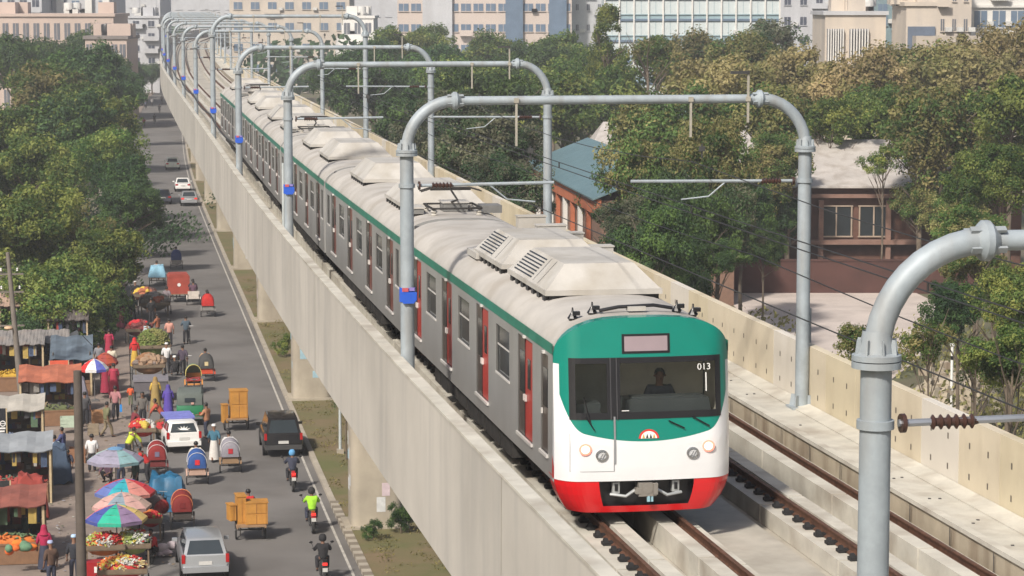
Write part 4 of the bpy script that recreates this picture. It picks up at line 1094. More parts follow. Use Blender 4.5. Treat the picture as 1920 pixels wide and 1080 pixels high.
def trunk_mesh(seed, r0=.035):
    """unit-height trunk with limbs reaching into a unit crown centred at z=0"""
    rnd = random.Random(seed); M = MB(); M.tube([(0,0,-2.6),(.03,.02,-1.6),(0,.04,-.7),(.02,0,.1)], [r0*1.5,r0*1.15,r0,r0*.5], 8)
    for k in range(9):
        a = k*2.4+rnd.uniform(-.3,.3); z0 = rnd.uniform(-1.0,-.2); l = rnd.uniform(.5,.85); up = rnd.uniform(.25,.9)
        p1 = (l*.4*math.cos(a), l*.4*math.sin(a), z0+up*.45); p2 = (l*math.cos(a+.2), l*math.sin(a+.2), z0+up)
        M.tube([(0,0,z0), p1, p2], [r0*.6, r0*.4, r0*.12], 5)
        for j in range(2):
            b = a+rnd.uniform(-.8,.8); M.tube([p1, (p1[0]+.3*math.cos(b), p1[1]+.3*math.sin(b), p1[2]+.3)], [r0*.3, r0*.06], 4)
    o = M.build('trunk', bark); me = o.data; bpy.data.objects.remove(o); return me
TRK = [trunk_mesh(i) for i in range(3)]
TONE = {'green': ('green','bright'), 'dark': ('dark','green'), 'olive': ('olive','green'), 'brown': ('brown','olive'), 'grey': ('grey','dark'), 'mix': ('green','olive')}
_tn = [0]
def tree(px, py, y, r, tone, label, name='broadleaf_tree', group=None, near=False, sparse=False, cone=False, hz=None):
    p = GD(px, py, y); i = _tn[0]; _tn[0] += 1
    root = empty(name, (p.x, p.y, 0), i*1.7, label, 'tree', group)
    me = CRC if cone else (CRS[i % 2] if sparse else (CRN[i % 3] if near else CR[i % 4]))
    k = hz or 1.
    c = bpy.data.objects.new('crown', me); col.objects.link(c); c.parent = root; c.location = (0, 0, p.z); c.scale = (r, r, r*k)
    for q in (0, 1): c.material_slots[q].link = 'OBJECT'; c.material_slots[q].material = LF[TONE[tone][q]]
    t = bpy.data.objects.new('trunk', TRK[i % 3]); col.objects.link(t); t.parent = root; t.location = (0, 0, p.z); t.scale = (r, r, max(.1, p.z/2.6))
    return root
def trees(lst, group, k=.9):
    for a in lst: tree(a[0], a[1]+(20 if a[2] > 200 and 1450 < a[0] < 1760 else (8 if a[2] > 200 and a[0] > 1250 else 0)), a[2], a[3]*(k if a[2] > 180 else 1), *a[4:6], group=group, **(a[6] if len(a) > 6 else {}))
GL = 'street trees left of the road'; GR = 'trees right of the viaduct'
far_l = 'far hazy street tree in the belt between road and pink building'
trees([
 (75,570,147,4.3,'green','bushy green tree right above the shed roofs by the concrete pole',dict(near=True)),
 (212,505,158,3.7,'green','green tree overhanging the footpath beside the flower sellers',dict(near=True)),
 (140,455,172,4.6,'mix','yellowish green tree crown in the middle of the left row',dict(near=True)),
 (10,430,166,5.0,'green','green tree cut by the left frame edge above the concrete pole',dict(near=True)),
 (248,400,186,3.6,'dark','dark green tree leaning over the parked dark car',dict(near=True)),
 (60,340,197,5.6,'green','broad green tree at the left behind the pole top',dict(near=True)),
 (205,300,212,5.0,'green','large rounded tree beside the white cars on the road',dict(near=True)),
 (110,255,228,5.6,'dark','dark rounded tree in the middle of the left mass',dict()),
 (15,270,226,6,'green','tall green tree at the left frame edge in mid height',dict()),
 (180,225,248,5.4,'green','green domed tree just below the hazy trees',dict()),
 (70,180,268,6.4,'mix','pale topped tall tree with a white bird-like speck',dict()),
 (145,150,292,6.0,'dark','dark hazy tree in front of the pink building',dict()),
 (205,200,300,4.6,'dark','hazy tree at the road bend left of the viaduct',dict()),
 (225,165,352,5.0,'dark','hazy tree beside the grey tower near the parapet',dict()),
 (20,120,330,6.6,'dark','hazy tree below the red and white roof at far left',dict()),
 (225,345,196,3.0,'dark','small dark tree low beside the road behind the leaning one',dict()),
 (30,655,141,2.6,'dark','low shrubby tree behind the shed roofs',dict()),
 (130,630,149,3.0,'dark','low dark tree in the shade behind the tarpaulins',dict()),
 (185,590,156,2.8,'dark','dark understorey tree beside the footpath wall',dict()),
], GL)
trees([(x,y_,d,r,'dark',far_l,dict()) for x,y_,d,r in ((90,95,430,7),(200,95,410,6.5),(160,70,500,8),(40,75,520,8),(205,130,400,5.0),(120,120,370,6),(228,150,450,4.4),(262,150,530,5.0),(240,150,500,5.0),(285,140,548,4.2))], 'far hazy trees left of the road')
mid = 'hazy tree in the dense wood behind the portals'
trees([
 (905,300,166,4.6,'grey','greyish tree beside the wall between the second and first portal',dict(near=True)),
 (938,350,152,3.2,'grey','smaller greyish tree left of the orange and teal building',dict(near=True)),
 (850,250,196,5.2,'grey','greyish tree behind the second portal column',dict(near=True)),
 (940,205,214,5.6,'dark','dark tree above the orange and teal building',dict()),
 (780,225,236,5.0,'dark','dark tree between the second and third portal columns',dict()),
 (1060,210,236,6.4,'green','green tree behind the second portal right column',dict()),
 (700,180,280,5.6,'dark','dark tree behind the third portal beam',dict()),
 (880,170,300,6.6,'green','green tree in the gap over the second portal beam',dict()),
 (1160,195,258,6.4,'green','rounded green tree between the portal and brown crowns',dict()),
 (1140,95,262,3.6,'green','tall narrow dark green tree standing above the others',dict(cone=True,hz=1.1)),
 (1215,110,255,4.2,'mix','thin crowned tree in front of the pale blue glass building',dict(sparse=True)),
 (740,100,400,6.6,'green','hazy tree top left of the helipad-like canopy building',dict()),
 (810,90,420,6.2,'green','hazy pair-topped tree below the pink building',dict()),
 (1390,110,262,5.6,'olive','broad olive tree below the pale blue building',dict()),
 (1450,75,290,5.2,'grey','feathery greyish tree right of the pale blue building',dict(sparse=True)),
 (1330,180,222,6.2,'brown','brownish crown above the near portal beam',dict()),
 (1505,150,236,6.4,'brown','brownish crown left of the fin-windowed building',dict()),
 (1430,230,190,5.0,'olive','olive tree behind the near portal bend',dict()),
 (1610,165,222,6.4,'brown','wide brownish crown right of the portal bend',dict()),
 (1690,130,250,6.2,'olive','olive crown in front of the cream building base',dict()),
 (1660,230,192,4.6,'green','green tree above the pale roofed house',dict()),
 (1780,160,222,6.6,'brown','brown crown near the upper right corner',dict()),
 (1870,120,232,6.2,'brown','brown crown at the right frame edge below the towers',dict()),
 (1560,235,186,3.6,'green','small green tree just right of the near portal collar',dict()),
 (1770,240,176,4.4,'olive','olive tree hanging over the pale roof at right',dict()),
 (1895,230,170,4.8,'green','green tree at the right frame edge beside the pale roof',dict()),
 (1240,255,188,5.2,'mix','mixed green tree above the teal roof',dict()),
 (1160,425,138,2.5,'grey','greyish tree against the orange wall beside the parapet',dict(near=True,hz=.9)),
 (1235,350,148,3.4,'mix','tree in front of the teal roof right corner',dict(near=True,hz=1.35)),
 (1330,320,150,3.3,'olive','olive tree below the near portal beam middle',dict(near=True,hz=1.35)),
 (1215,465,124,2.4,'dark','dark bushy tree low against the right parapet',dict(near=True,hz=1.35)),
 (1300,430,136,2.9,'dark','dark tree left of the brown house windows',dict(near=True,hz=1.35)),
 (1395,380,175.5,3.41,'mix','tree touching the left window of the brown house',dict(near=True)),
 (1445,330,175.5,3.19,'olive','yellowing tree just left of the near portal column',dict(near=True)),
 (1722,385,175.5,2.7,'mix','yellow-flecked tree in front of the brown house wall',dict(near=True)),
 (1730,310,175.5,3.3,'olive','loose olive tree crossing the pale roof',dict(sparse=True)),
 (1480,300,175.5,2.75,'mix','tree hiding the left end of the pale house roof',dict(near=True)),
 (1655,305,175.5,1.7,'green','dark limbed tree crossing the middle of the pale house roof',dict(sparse=True)),
 (1475,415,175.5,2.53,'dark','dark tree over the first window of the brown house',dict(near=True)),
 (1780,390,178,2.86,'olive','olive tree before the right windows of the brown house',dict(near=True)),
 (1345,425,142,2.9,'grey','greyish tree covering the end wall of the orange hall',dict(near=True,hz=1.35)),
 (1255,400,146,2.9,'dark','dark tree before the orange hall between two lighter ones',dict(near=True,hz=1.35)),
 (1345,490,132,1.6,'dark','small dark tree low before the yard wall corner',dict(near=True)),
 (1215,505,134,2.4,'grey','rounded bush low against the parapet beside the roof boxes',dict(near=True,hz=1.3)),
 (1275,515,131,2.2,'dark','dark rounded bush low against the parapet above the train nose',dict(near=True,hz=1.3)),
 (1180,370,176,4.0,'mix','full crown over the middle of the orange hall roof',dict(near=True)),
 (1300,350,172,4.2,'olive','full olive crown between hall roof and brick house',dict(near=True)),
 (1390,430,160,2.8,'dark','dark crown before the left end of the brick house',dict(near=True,hz=1.4)),
 (1430,470,150,1.6,'dark','dark bushy tree at the left end of the yard wall',dict(near=True,hz=1.3)),
 (1830,300,175.5,3.74,'mix','full crowned tree over the right half of the pale house roof',dict(near=True)),
 (1870,340,146,3.1,'green','green tree right of the brown house',dict(near=True)),
 (1835,440,136,2.4,'mix','low tree behind the near bent column',dict(near=True)),
 (1890,560,104,2.4,'green','feathery green tree right of the near bent column',dict(near=True)),
 (1800,590,112,2.1,'dark','dark leafy bush with white blossoms right of the near column',dict(near=True)),
 (1830,500,122,1.8,'olive','olive bush top showing through the near bent pipe',dict(near=True)),
 (1740,650,88,1.2,'mix','scrubby bush leaning over the right parapet',dict(sparse=True,near=False)),
 (1620,640,92,1.2,'olive','thin bush peeping over the parapet left of the near column',dict(sparse=True)),
 (1900,690,80,1.8,'green','bright feathery bush at the right edge above the parapet',dict(near=True)),
 (1830,690,90,1.2,'mix','pale spiky bush between the rubble and the parapet',dict(sparse=True)),
], GR)
trees([(x,y_,d,r,t,mid,dict()) for x,y_,d,r,t in ((640,165,330,6,'dark'),(700,130,350,6.5,'dark'),(820,140,340,7,'dark'),(920,120,380,7,'green'),(1000,140,330,7,'dark'),(1060,120,350,7,'green'),(620,150,380,6,'dark'),(1290,120,300,6.4,'olive'),(760,170,320,6,'dark'),(960,165,300,6,'dark'),(1040,170,280,6,'green'),(1100,150,300,6,'green'))], 'hazy trees in the wood behind the portals')
# far-off wood reading as one mass
M = MB(); me = bpy.data.meshes.new('distant_wood'); vs = []; fs = []; rnd = random.Random(9)
for k in range(300):
    a = rnd.random()
    y = rnd.uniform(470, 900); x = rnd.uniform(-.21, .21)*y
    if -.135*y-14 < x < -.10*y and y < 700: continue
    r = rnd.uniform(5, 8); h = rnd.uniform(5, 8)
    for _ in range(120):
        d = Vector((rnd.gauss(0,1), rnd.gauss(0,1), rnd.gauss(0,1))).normalized()*r*rnd.uniform(.75,1); c = Vector((x, y, h))+d*Vector((1,1,.8)) if False else Vector((x+d.x, y+d.y, h+d.z*.8))
        n = Vector((rnd.uniform(-1,1), rnd.uniform(-1,1), rnd.uniform(0,1))).normalized(); t = n.orthogonal().normalized(); b = n.cross(t); s = rnd.uniform(.6,1.3); i = len(vs)
        vs += [tuple(c-t*s), tuple(c+b*s*.7), tuple(c+t*s), tuple(c-b*s*.7)]; fs.append((i,i+1,i+2,i+3))
me.from_pydata(vs, [], fs); me.materials.append(LF['dark']); o = bpy.data.objects.new('distant_wood', me); col.objects.link(o)
tag(o, 'hazy bluish green wood in front of the far buildings', 'wood', kind='stuff')
# ground cover behind the right parapet and along the verge
def scrub(name, pts, label, tone, s0=.12):
    vs = []; fs = []
    for (x, y, r, n, h) in pts:
        for _ in range(n):
            a = rnd.uniform(0, 6.28); q = r*math.sqrt(rnd.random()); c = Vector((x+q*math.cos(a), y+q*math.sin(a), h*rnd.random()+.02))
            nn = Vector((rnd.uniform(-1,1), rnd.uniform(-1,1), rnd.uniform(0,1))).normalized(); t = nn.orthogonal().normalized(); b = nn.cross(t); s = s0*rnd.uniform(.5,1.3); i = len(vs)
            vs += [tuple(c-t*s), tuple(c+b*s*.5), tuple(c+t*s), tuple(c-b*s*.5)]; fs.append((i,i+1,i+2,i+3))
    me = bpy.data.meshes.new(name); me.from_pydata(vs, [], fs); me.materials.append(LF[tone]); o = bpy.data.objects.new(name, me); col.objects.link(o); tag(o, label, 'ground cover', kind='stuff')
scrub('undergrowth', [(rnd.uniform(9,38), rnd.uniform(78,150), 2.2, 260, rnd.uniform(.6,2.2)) for _ in range(90)], 'weedy undergrowth behind the right parapet', 'mix' if False else 'olive', .16)
scrub('undergrowth', [(rnd.uniform(-46,-26)-(k%3), rnd.uniform(140,250), 2.4, 200, 1.6) for k in range(60)], 'dark undergrowth beneath the left street trees', 'dark', .18)
pv = []
for s in [s_*.8+90 for s_ in range(120)]:
    for _ in range(2):
        q = V(s, rnd.uniform(-.9, 2.2)); pv.append((q[0], q[1], .35, 30, .28))
scrub('verge_weeds', pv, 'low weeds on the verge beneath the viaduct', 'olive', .06)
# ------------------------------------------------------------------ buildings
whiteb_ = mat('tank_white', (.5,.5,.48), .7)
def bld(name, px0, px1, y, ztop, depth, m, label, floors, cols_, winm, z0=3., wmul=(.55,.5), cat='building', roofm=None, bands=None, extra=None, rz=0., win=True):
    a = GD(px0, 0, y); b = GD(px1, 0, y); wd = b.x-a.x
    root = empty(name, (a.x+wd/2, y+depth/2, 0), rz, label, cat)
    M = MB(); M.box(0, 0, ztop/2, wd, depth, ztop); M.build('wall', m, root, smooth=0)
    M = MB(); M.box(0, 0, ztop+.25, wd+.6, depth+.6, .5); M.build('roof', roofm or m, root, smooth=0)
    if bands:
        M = MB(); fh = (ztop-z0)/floors
        for k in range(floors+1): M.box(0, -depth/2-.12, z0+k*fh-.12, wd+.2, .5, .35)
        M.build('floor_band', bands, root, smooth=0)
    if win:
        fh = (ztop-z0)/floors; cw = wd/cols_
        W = MB(); W.box(0, 0, 0, cw*wmul[0], .12, fh*wmul[1], 0); W.box(0, -.04, -fh*wmul[1]/2-.08, cw*wmul[0]+.2, .3, .12, 1); W.box(0, -.07, 0, .07, .05, fh*wmul[1], 1)
        w0 = W.build('window', [winm, m], root, smooth=0); first = True; tot = 0
        for i in range(floors):
            for j in range(cols_):
                if tot >= 98: break
                o = w0 if first else w0.copy()
                if not first: col.objects.link(o); o.parent = root
                first = False; tot += 1; o.location = (-wd/2+cw*(j+.5), -depth/2-.03, z0+fh*(i+.55))
    rr = random.Random(int(px0*7+y)); k = 0
    for _ in range(6):
        x = rr.uniform(-.45,.45)*wd; M = MB(); t = rr.random()
        if t < .4: M.lathe([(.01,2.2),(.75,2.1),(.85,1.9),(.85,.9),(.01,.9)], 10, 0, c=(x, rr.uniform(-.3,.2)*depth, ztop+.2)); M.box(x, 0, ztop+.6, 1.5, 1.5, 1.2); M.build('water_tank', t_dark if t < .15 else whiteb_, root)
        else: M.box(x, rr.uniform(-.3,.2)*depth, ztop+1.3, rr.uniform(2,4.5), 3, 2.2); M.build('stair_head', m, root, smooth=0)
    if win and y < 700:
        for _ in range(7):
            i = rr.randrange(floors); j = rr.randrange(cols_); M = MB(); M.box(-wd/2+wd/cols_*(j+1), -depth/2-.35, z0+(ztop-z0)/floors*(i+.4), .9, .6, .6); M.build('air_conditioner', whiteb_, root, smooth=0)
        for _ in range(3):
            j = rr.randrange(cols_); i = rr.randrange(floors); M = MB(); cw = wd/cols_; M.box(-wd/2+cw*(j+.5), -depth/2-.6, z0+(ztop-z0)/floors*(i+.18), cw*.95, 1.2, .15); M.box(-wd/2+cw*(j+.5), -depth/2-1.15, z0+(ztop-z0)/floors*(i+.18)+.5, cw*.95, .08, .9); M.build('balcony', m, root, smooth=0)
    if extra: extra(root, wd, depth, ztop)
    return root
cream = mat('stucco_cream', (.50,.44,.37), .85, var=.08, scale=.2, stain=((.34,.31,.28), .35, .06, .6)); pink = mat('stucco_pink', (.46,.37,.32), .85, var=.08, scale=.1)
greyb = mat('stucco_grey', (.44,.45,.47), .85, var=.08, scale=.2, stain=((.34,.34,.35), .35, .06, .6)); whiteb = mat('stucco_white', (.62,.61,.58), .8, var=.05, scale=.1)
blueg = mat('curtain_glass', (.30,.42,.46), .2, .1, var=.12, scale=.08); bwin = glass('far_window', (.05,.06,.085), .35); bwin2 = glass('far_window_blue', (.12,.17,.24), .2)
dkg = mat('dark_recess', (.10,.11,.13), .6); terra = mat('terracotta', (.42,.13,.06), .8, var=.12, scale=.6)
def rooftank(root, wd, dp, zt):
    M = MB(); M.box(-wd*.2, 0, zt+1.6, wd*.25, dp*.4, 2.6); M.lathe([(.01,zt+4.2),(.9,zt+4.1),(1,zt+3.9),(1,zt+2.9),(.01,zt+2.9)], 14, 0, c=(-wd*.2,0,0)); M.build('stair_head', whiteb, root)
bld('apartment_building', -60, 78, 470, 25, 20, greyb, 'pale grey block in the upper left corner', 6, 6, bwin, extra=rooftank)
def cols_front(root, wd, dp, zt):
    for q in (-.46, -.22, .2, .46):
        M = MB(); M.box(wd*q, -dp/2-.5, zt/2, 1.3, 1.0, zt); M.build('pilaster', whiteb, root, smooth=0)
bld('apartment_building', 78, 205, 480, 26, 20, greyb, 'white framed building with tall pilasters behind the pink block', 5, 5, bwin2, extra=cols_front)
bld('low_building', -20, 212, 425, 17.8, 16, pink, 'long low pinkish building behind the left trees', 3, 12, dkg, z0=1)
bld('low_building', 158, 236, 400, 14.4, 12, pink, 'low pink block with shaded verandah beside the grey tower', 2, 5, dkg, z0=6, wmul=(.7,.5), roofm=mat('roof_dark', (.18,.16,.15), .9))
bld('apartment_building', 240, 297, 560, 16.6, 14, greyb, 'grey tower with square windows touching the viaduct bend', 5, 2, bwin, wmul=(.4,.45))
bld('apartment_building', 205, 300, 620, 27, 20, greyb, 'hazy grey block behind the grey tower', 5, 3, greyb)
bld('office_block', 300, 440, 900, 24.6, 20, greyb, 'faint grey block beyond the viaduct bend', 5, 6, greyb)
bld('apartment_building', 430, 655, 560, 26, 18, cream, 'cream building with blue windows above the far portals', 5, 7, bwin2, wmul=(.5,.35), extra=rooftank)
def rotunda(root, wd, dp, zt):
    M = MB(); M.lathe([(.01,zt-3.0),(6,zt-3.2),(6.4,zt-5.0),(6.4,zt-14),(0.01,zt-14)], 20, 0, c=(wd*.36, -dp/2-4, 0)); M.build('rotunda', whiteb, root)
bld('low_building', 640, 700, 500, 17, 16, whiteb, 'low white building with a rounded roof beside the cream one', 3, 3, dkg, extra=rotunda)
bld('office_block', 655, 760, 760, 25, 20, greyb, 'faint grey hall between the cream and pink buildings', 4, 5, greyb)
def wingsplit(root, wd, dp, zt):
    for q, ww, m_ in ((-.27,.17,greyb),(.0,.0,None),(.17,.10,bwin2),(.42,.10,bwin2)):
        if m_: M = MB(); M.box(wd*q, -dp/2-.35, zt/2, wd*ww, .9, zt+.02); M.build('recessed_bay', m_, root, smooth=0)
    M = MB(); M.box(-wd*.1, -dp/2-6, 10.3, wd*.24, 8, .5); M.box(-wd*.1, -dp/2-6, 5, .6, .6, 10); M.build('entrance_canopy', mat('canopy_grey', (.30,.36,.38), .5), root, smooth=0)
bld('apartment_building', 745, 1072, 440, 24.5, 20, mat('stucco_peach', (.50,.43,.385), .85, var=.05, scale=.1), 'long peach and grey building with rows of blue windows', 6, 14, bwin2, wmul=(.78,.36), extra=wingsplit)
bld('apartment_building', 1072, 1134, 446, 24.5, 18, greyb, 'plain grey end block beside the pale blue glass building', 6, 3, bwin, wmul=(.25,.3))
def mull(root, wd, dp, zt):
    M = MB()
    for k in range(13): M.box(-wd/2+wd*k/12, -dp/2-.2, zt/2, .25, .4, zt)
    M.build('mullions', whiteb, root, smooth=0)
bld('office_block', 1134, 1462, 430, 24.5, 20, blueg, 'pale blue glass building with white floor bands', 6, 12, mat('curtain_panel', (.50,.56,.57), .4, var=.05), wmul=(.9,.62), bands=bwin2, extra=mull)
def fins(root, wd, dp, zt):
    for (a, b) in ((.03,.31),(.40,.72)):
        M = MB(); M.box(wd*((a+b)/2-.5), -dp/2-.03, zt-3.9, wd*(b-a), .1, 4.2); M.build('recess', dkg, root, smooth=0)
        M = MB()
        for k in range(7): M.box(wd*(a+(b-a)*(k+.5)/7-.5), -dp/2-.4, zt-3.9, .14, .5, 4.2)
        M.build('fin', whiteb, root, smooth=0)
    M = MB(); M.box(0, -dp/2-.9, zt-6.4, wd*1.02, 2.2, .7); M.build('balcony', cream, root, smooth=0)
bld('modern_house', 1548, 1662, 330, 20.2-1.6, 14, cream, 'cream building with two bands of white vertical fins', 1, 1, dkg, win=False, extra=fins, roofm=greyb)
def bluewall(root, wd, dp, zt):
    M = MB(); M.box(0, -dp/2-.1, zt*.62, wd*.9, .3, zt*.5); M.build('blue_screen', mat('screen_blue', (.10,.13,.18), .6), root, smooth=0)
    for i in range(3):
        for j in range(3):
            if (i+j) % 2 == 0 or j == 1: M = MB(); M.box(wd*(-.2+.2*i), -dp/2-.3, zt*.55+j*1.7, .5, .1, .9); M.build('window', mat('window_cream', (.6,.55,.42), .5), root, smooth=0)
bld('modern_house', 1700, 1757, 318, 19.8, 12, cream, 'cream corner house with a dark blue screen wall', 1, 1, dkg, win=False, extra=bluewall)
bld('modern_house', 1640, 1702, 360, 21.2, 12, mat('screen_teal', (.16,.23,.25), .5), 'teal glass block between the fin-windowed building and the blue screen', 3, 2, bwin2)
bld('apartment_building', 1757, 1822, 340, 23, 14, cream, 'cream apartment tower right of the blue screen house', 5, 3, dkg, wmul=(.3,.4))
bld('apartment_building', 1822, 1960, 352, 24, 16, whiteb, 'white apartment tower with glazed balconies in the upper right corner', 5, 4, bwin2, wmul=(.7,.55), bands=whiteb)
bld('low_building', 1715, 1960, 300, 13.8, 12, mat('stucco_tan', (.36,.32,.27), .85, var=.08, scale=.1), 'long tan building at the foot of the right towers', 3, 10, dkg, z0=2, wmul=(.5,.3))
bld('apartment_building', 1462, 1700, 480, 26, 18, greyb, 'hazy grey building behind the fin-windowed one', 6, 8, bwin, wmul=(.4,.4))
# orange and teal hall along the viaduct
a = G(998, 305, 7.4); b = G(1168, 392, 7.4)
def quadroof(M, P, m): M.add(P, [tuple(range(len(P)))], m)
root = empty('market_hall', (a.x, a.y, 0), 0, 'orange fronted hall with a teal metal roof beyond the right parapet', 'hall')
ux = Vector((b.x-a.x, b.y-a.y, 0)); L_ = ux.length; hd = math.atan2(ux.y, ux.x); root.rotation_euler = (0, 0, hd)
W_ = 9.0   # local x along the facade towards the camera, local y to the right/back (positive = right side)
teal = mat('roof_teal', (.12,.205,.225), .45, .2, var=.1, scale=.5, stain=((.2,.28,.29), 2, .5, .5)); pale = mat('roof_pale', (.45,.42,.39), .65, .1, var=.10, scale=.6, stain=((.27,.23,.19), 1.3, .3, .6))
L_ = L_*.8-2
M = MB(); M.box(L_/2+1, W_/2+.1, 3.6, L_+2, W_, 7.2); M.build('wall', mat('hall_wall', (.20,.12,.085), .9, var=.15), root, smooth=0)
M = MB(); M.box(L_/2+1, -.15, 6.75, L_+2.4, .3, 1.1); M.build('fascia', terra, root, smooth=0)
for k in range(9):
    M = MB(); M.box(.8+k*(L_/9), -.1, 3.1, .5, .3, 6.2); M.build('pillar', whiteb if k % 2 else terra, root, smooth=0)
M = MB(); zr_ = 9.4
M.add([(-.4,-.6,7.35),(L_+2.4,-.6,7.35),(L_+2.4,W_/2+.1,zr_),(-.4,W_/2+.1,zr_),(-.4,-.6,7.25),(L_+2.4,-.6,7.25),(L_+2.4,W_/2+.1,zr_-.1),(-.4,W_/2+.1,zr_-.1)], [(0,1,2,3),(4,7,6,5),(0,4,5,1),(1,5,6,2),(2,6,7,3),(3,7,4,0)], 0)
M.add([(-.4,W_+.8,7.35),(L_+2.4,W_+.8,7.35),(L_+2.4,W_/2+.1,zr_),(-.4,W_/2+.1,zr_),(-.4,W_+.8,7.25),(L_+2.4,W_+.8,7.25),(L_+2.4,W_/2+.1,zr_-.1),(-.4,W_/2+.1,zr_-.1)], [(0,3,2,1),(4,5,6,7),(0,1,5,4),(1,2,6,5),(2,3,7,6),(3,0,4,7)], 1)
M.build('roof', [teal, pale], root, smooth=0)
# long pale shed roof behind it and the brown house
def shed(px0, px1, y, ze, zr2, dp, wallm, roofm, label, name='house'):
    a = GD(px0, 0, y); b = GD(px1, 0, y); wd = b.x-a.x
    root = empty(name, (a.x+wd/2, y, 0), 0, label, 'house'); M = MB(); M.box(0, dp/2, ze/2, wd, dp, ze-.05); M.build('wall', wallm, root, smooth=0)
    M = MB(); e = .7
    P = [(-wd/2-e,-e,ze),(wd/2+e,-e,ze),(wd/2-1.2,dp*.5,zr2),(-wd/2+1.2,dp*.5,zr2),(-wd/2-e,dp+e,ze),(wd/2+e,dp+e,ze)]
    Q = [(x, y_, z_-.12) for x, y_, z_ in P]
    M.add(P+Q, [(0,1,2,3),(3,2,5,4),(1,5,2),(0,3,4),(6,9,8,7),(9,10,11,8),(7,8,11),(6,10,9),(0,6,7,1),(1,7,11,5),(5,11,10,4),(4,10,6,0)], 0)
    M.build('roof', roofm, root, smooth=0); return root, wd
r_, wd = shed(1110, 1440, 205, 7.2, 10.3, 14, greyb, pale, 'long pale roofed shed half hidden by trees behind the teal roof', 'shed')
brick = mat('brick_brown', (.115,.055,.038), .9, var=.2, scale=1.2, bump=.2)
r_, wd = shed(1395, 1925, 179, 7.3, 10.2, 15, brick, pale, 'brown brick house with a pale tent-like roof and dark windows')
P0 = GD(1395, 0, 179).x+wd/2
for (a_, b_) in ((1420,1470),(1545,1603),(1618,1672),(1785,1850)):
    x0 = GD(a_, 0, 178.9).x-P0; x1 = GD(b_, 0, 178.9).x-P0
    M = MB(); M.box((x0+x1)/2, -.02, 4.75, x1-x0, .1, 2.1, 0); w_ = M.build('window', glass('house_window', (.018,.024,.028), .3), r_, smooth=0)
    M = MB()
    for q in (x0, (x0+x1)/2, x1): M.box(q, -.10, 4.75, .1, .12, 2.2)
    for q in (3.66, 5.86): M.box((x0+x1)/2, -.10, q, x1-x0+.2, .14, .1)
    M.build('frame', mat('frame_tan', (.33,.26,.20), .7), w_, smooth=0)
M = MB(); M.box(0, -.45, 3.3, wd, .9, .3); M.box(0, -.35, 6.6, wd, .7, .25); M.build('ledge', mat('ledge_brown', (.22,.13,.10), .9), r_, smooth=0)
for q in (-.42, -.22, .02, .22, .42):
  M = MB(); M.box(wd*q, -.5, 3.2, .35, .35, 6.2)
  M.build('verandah_post', mat('ledge_brown', (.22,.13,.10), .9), r_, smooth=0)
# brown yard wall in front and the pale yard
a = G(1340, 552, 0); b = G(1830, 540, 0)
M = MB(); M.box((a.x+b.x)/2, a.y+.5, 1.15, b.x-a.x, .3, 2.3); M.box((a.x+b.x)/2, a.y+.5, 2.36, b.x-a.x+.1, .42, .12); tag(M.build('yard_wall', mat('wall_maroon', (.07,.03,.024), .9, var=.2, scale=.5, bump=.2), smooth=0), 'dark reddish brown yard wall below the brick house', 'wall')
P = [G(1352,548,.05), G(1715,548,.05), G(1760,570,.05), G(1724,672,.05), G(1660,720,.05), G(1500,700,.05)]
M = MB(); M.prism([(p.x, p.y) for p in P], .0, .06); tag(M.build('yard', mat('yard_concrete', (.52,.455,.41), .9, var=.08, scale=.25, stain=((.33,.28,.25), .4, .4, .5)), smooth=0), kind='structure')
P = [G(1760,735,.3), G(1850,735,.3), G(1880,770,.3), G(1790,790,.3)]
M = MB()
for k in range(70):
    q = G(rnd.uniform(1730,1850), rnd.uniform(725,790), 0); s = rnd.uniform(.1,.35); M.box(q.x, q.y, 1.2+s/2, s*1.4, s, s, 0, rz=rnd.uniform(0,3), rx=rnd.uniform(-.4,.4))
q = G(1790, 760, 0); M.lathe([(2.6,0),(2.0,.9),(1.0,1.4),(.01,1.5)], 14, 0, c=(q.x, q.y, 0))
tag(M.build('rubble_heap', conc_stain), 'pale heap of rubble behind the right parapet', 'rubble', kind='stuff')
q = G(1783, 775, 0)
M = MB(); M.tube([(q.x,q.y,0),(q.x,q.y,3.4)], .07, 8, 0); M.lathe([(.072,2.7),(.075,2.7),(.075,2.9),(.072,2.9)], 8, 1, c=(q.x,q.y,0)); M.box(q.x, q.y, 3.45, .2, .2, .1)
tag(M.build('marker_post', [white_p, t_dark]), 'short white post behind the right parapet near the rubble', 'post')
# a sky-facing far ridge of haze-hidden low city blocks as one mass
M = MB(); rnd2 = random.Random(4)
for k in range(160):
    y = rnd2.uniform(900, 1800); x = rnd2.uniform(-.24, .24)*y; h = rnd2.uniform(14, 30); M.box(x, y, h/2, rnd2.uniform(12, 26), 14, h)
tag(M.build('distant_city', greyb, smooth=0), 'faint grey city blocks lost in the haze', 'city', kind='stuff')
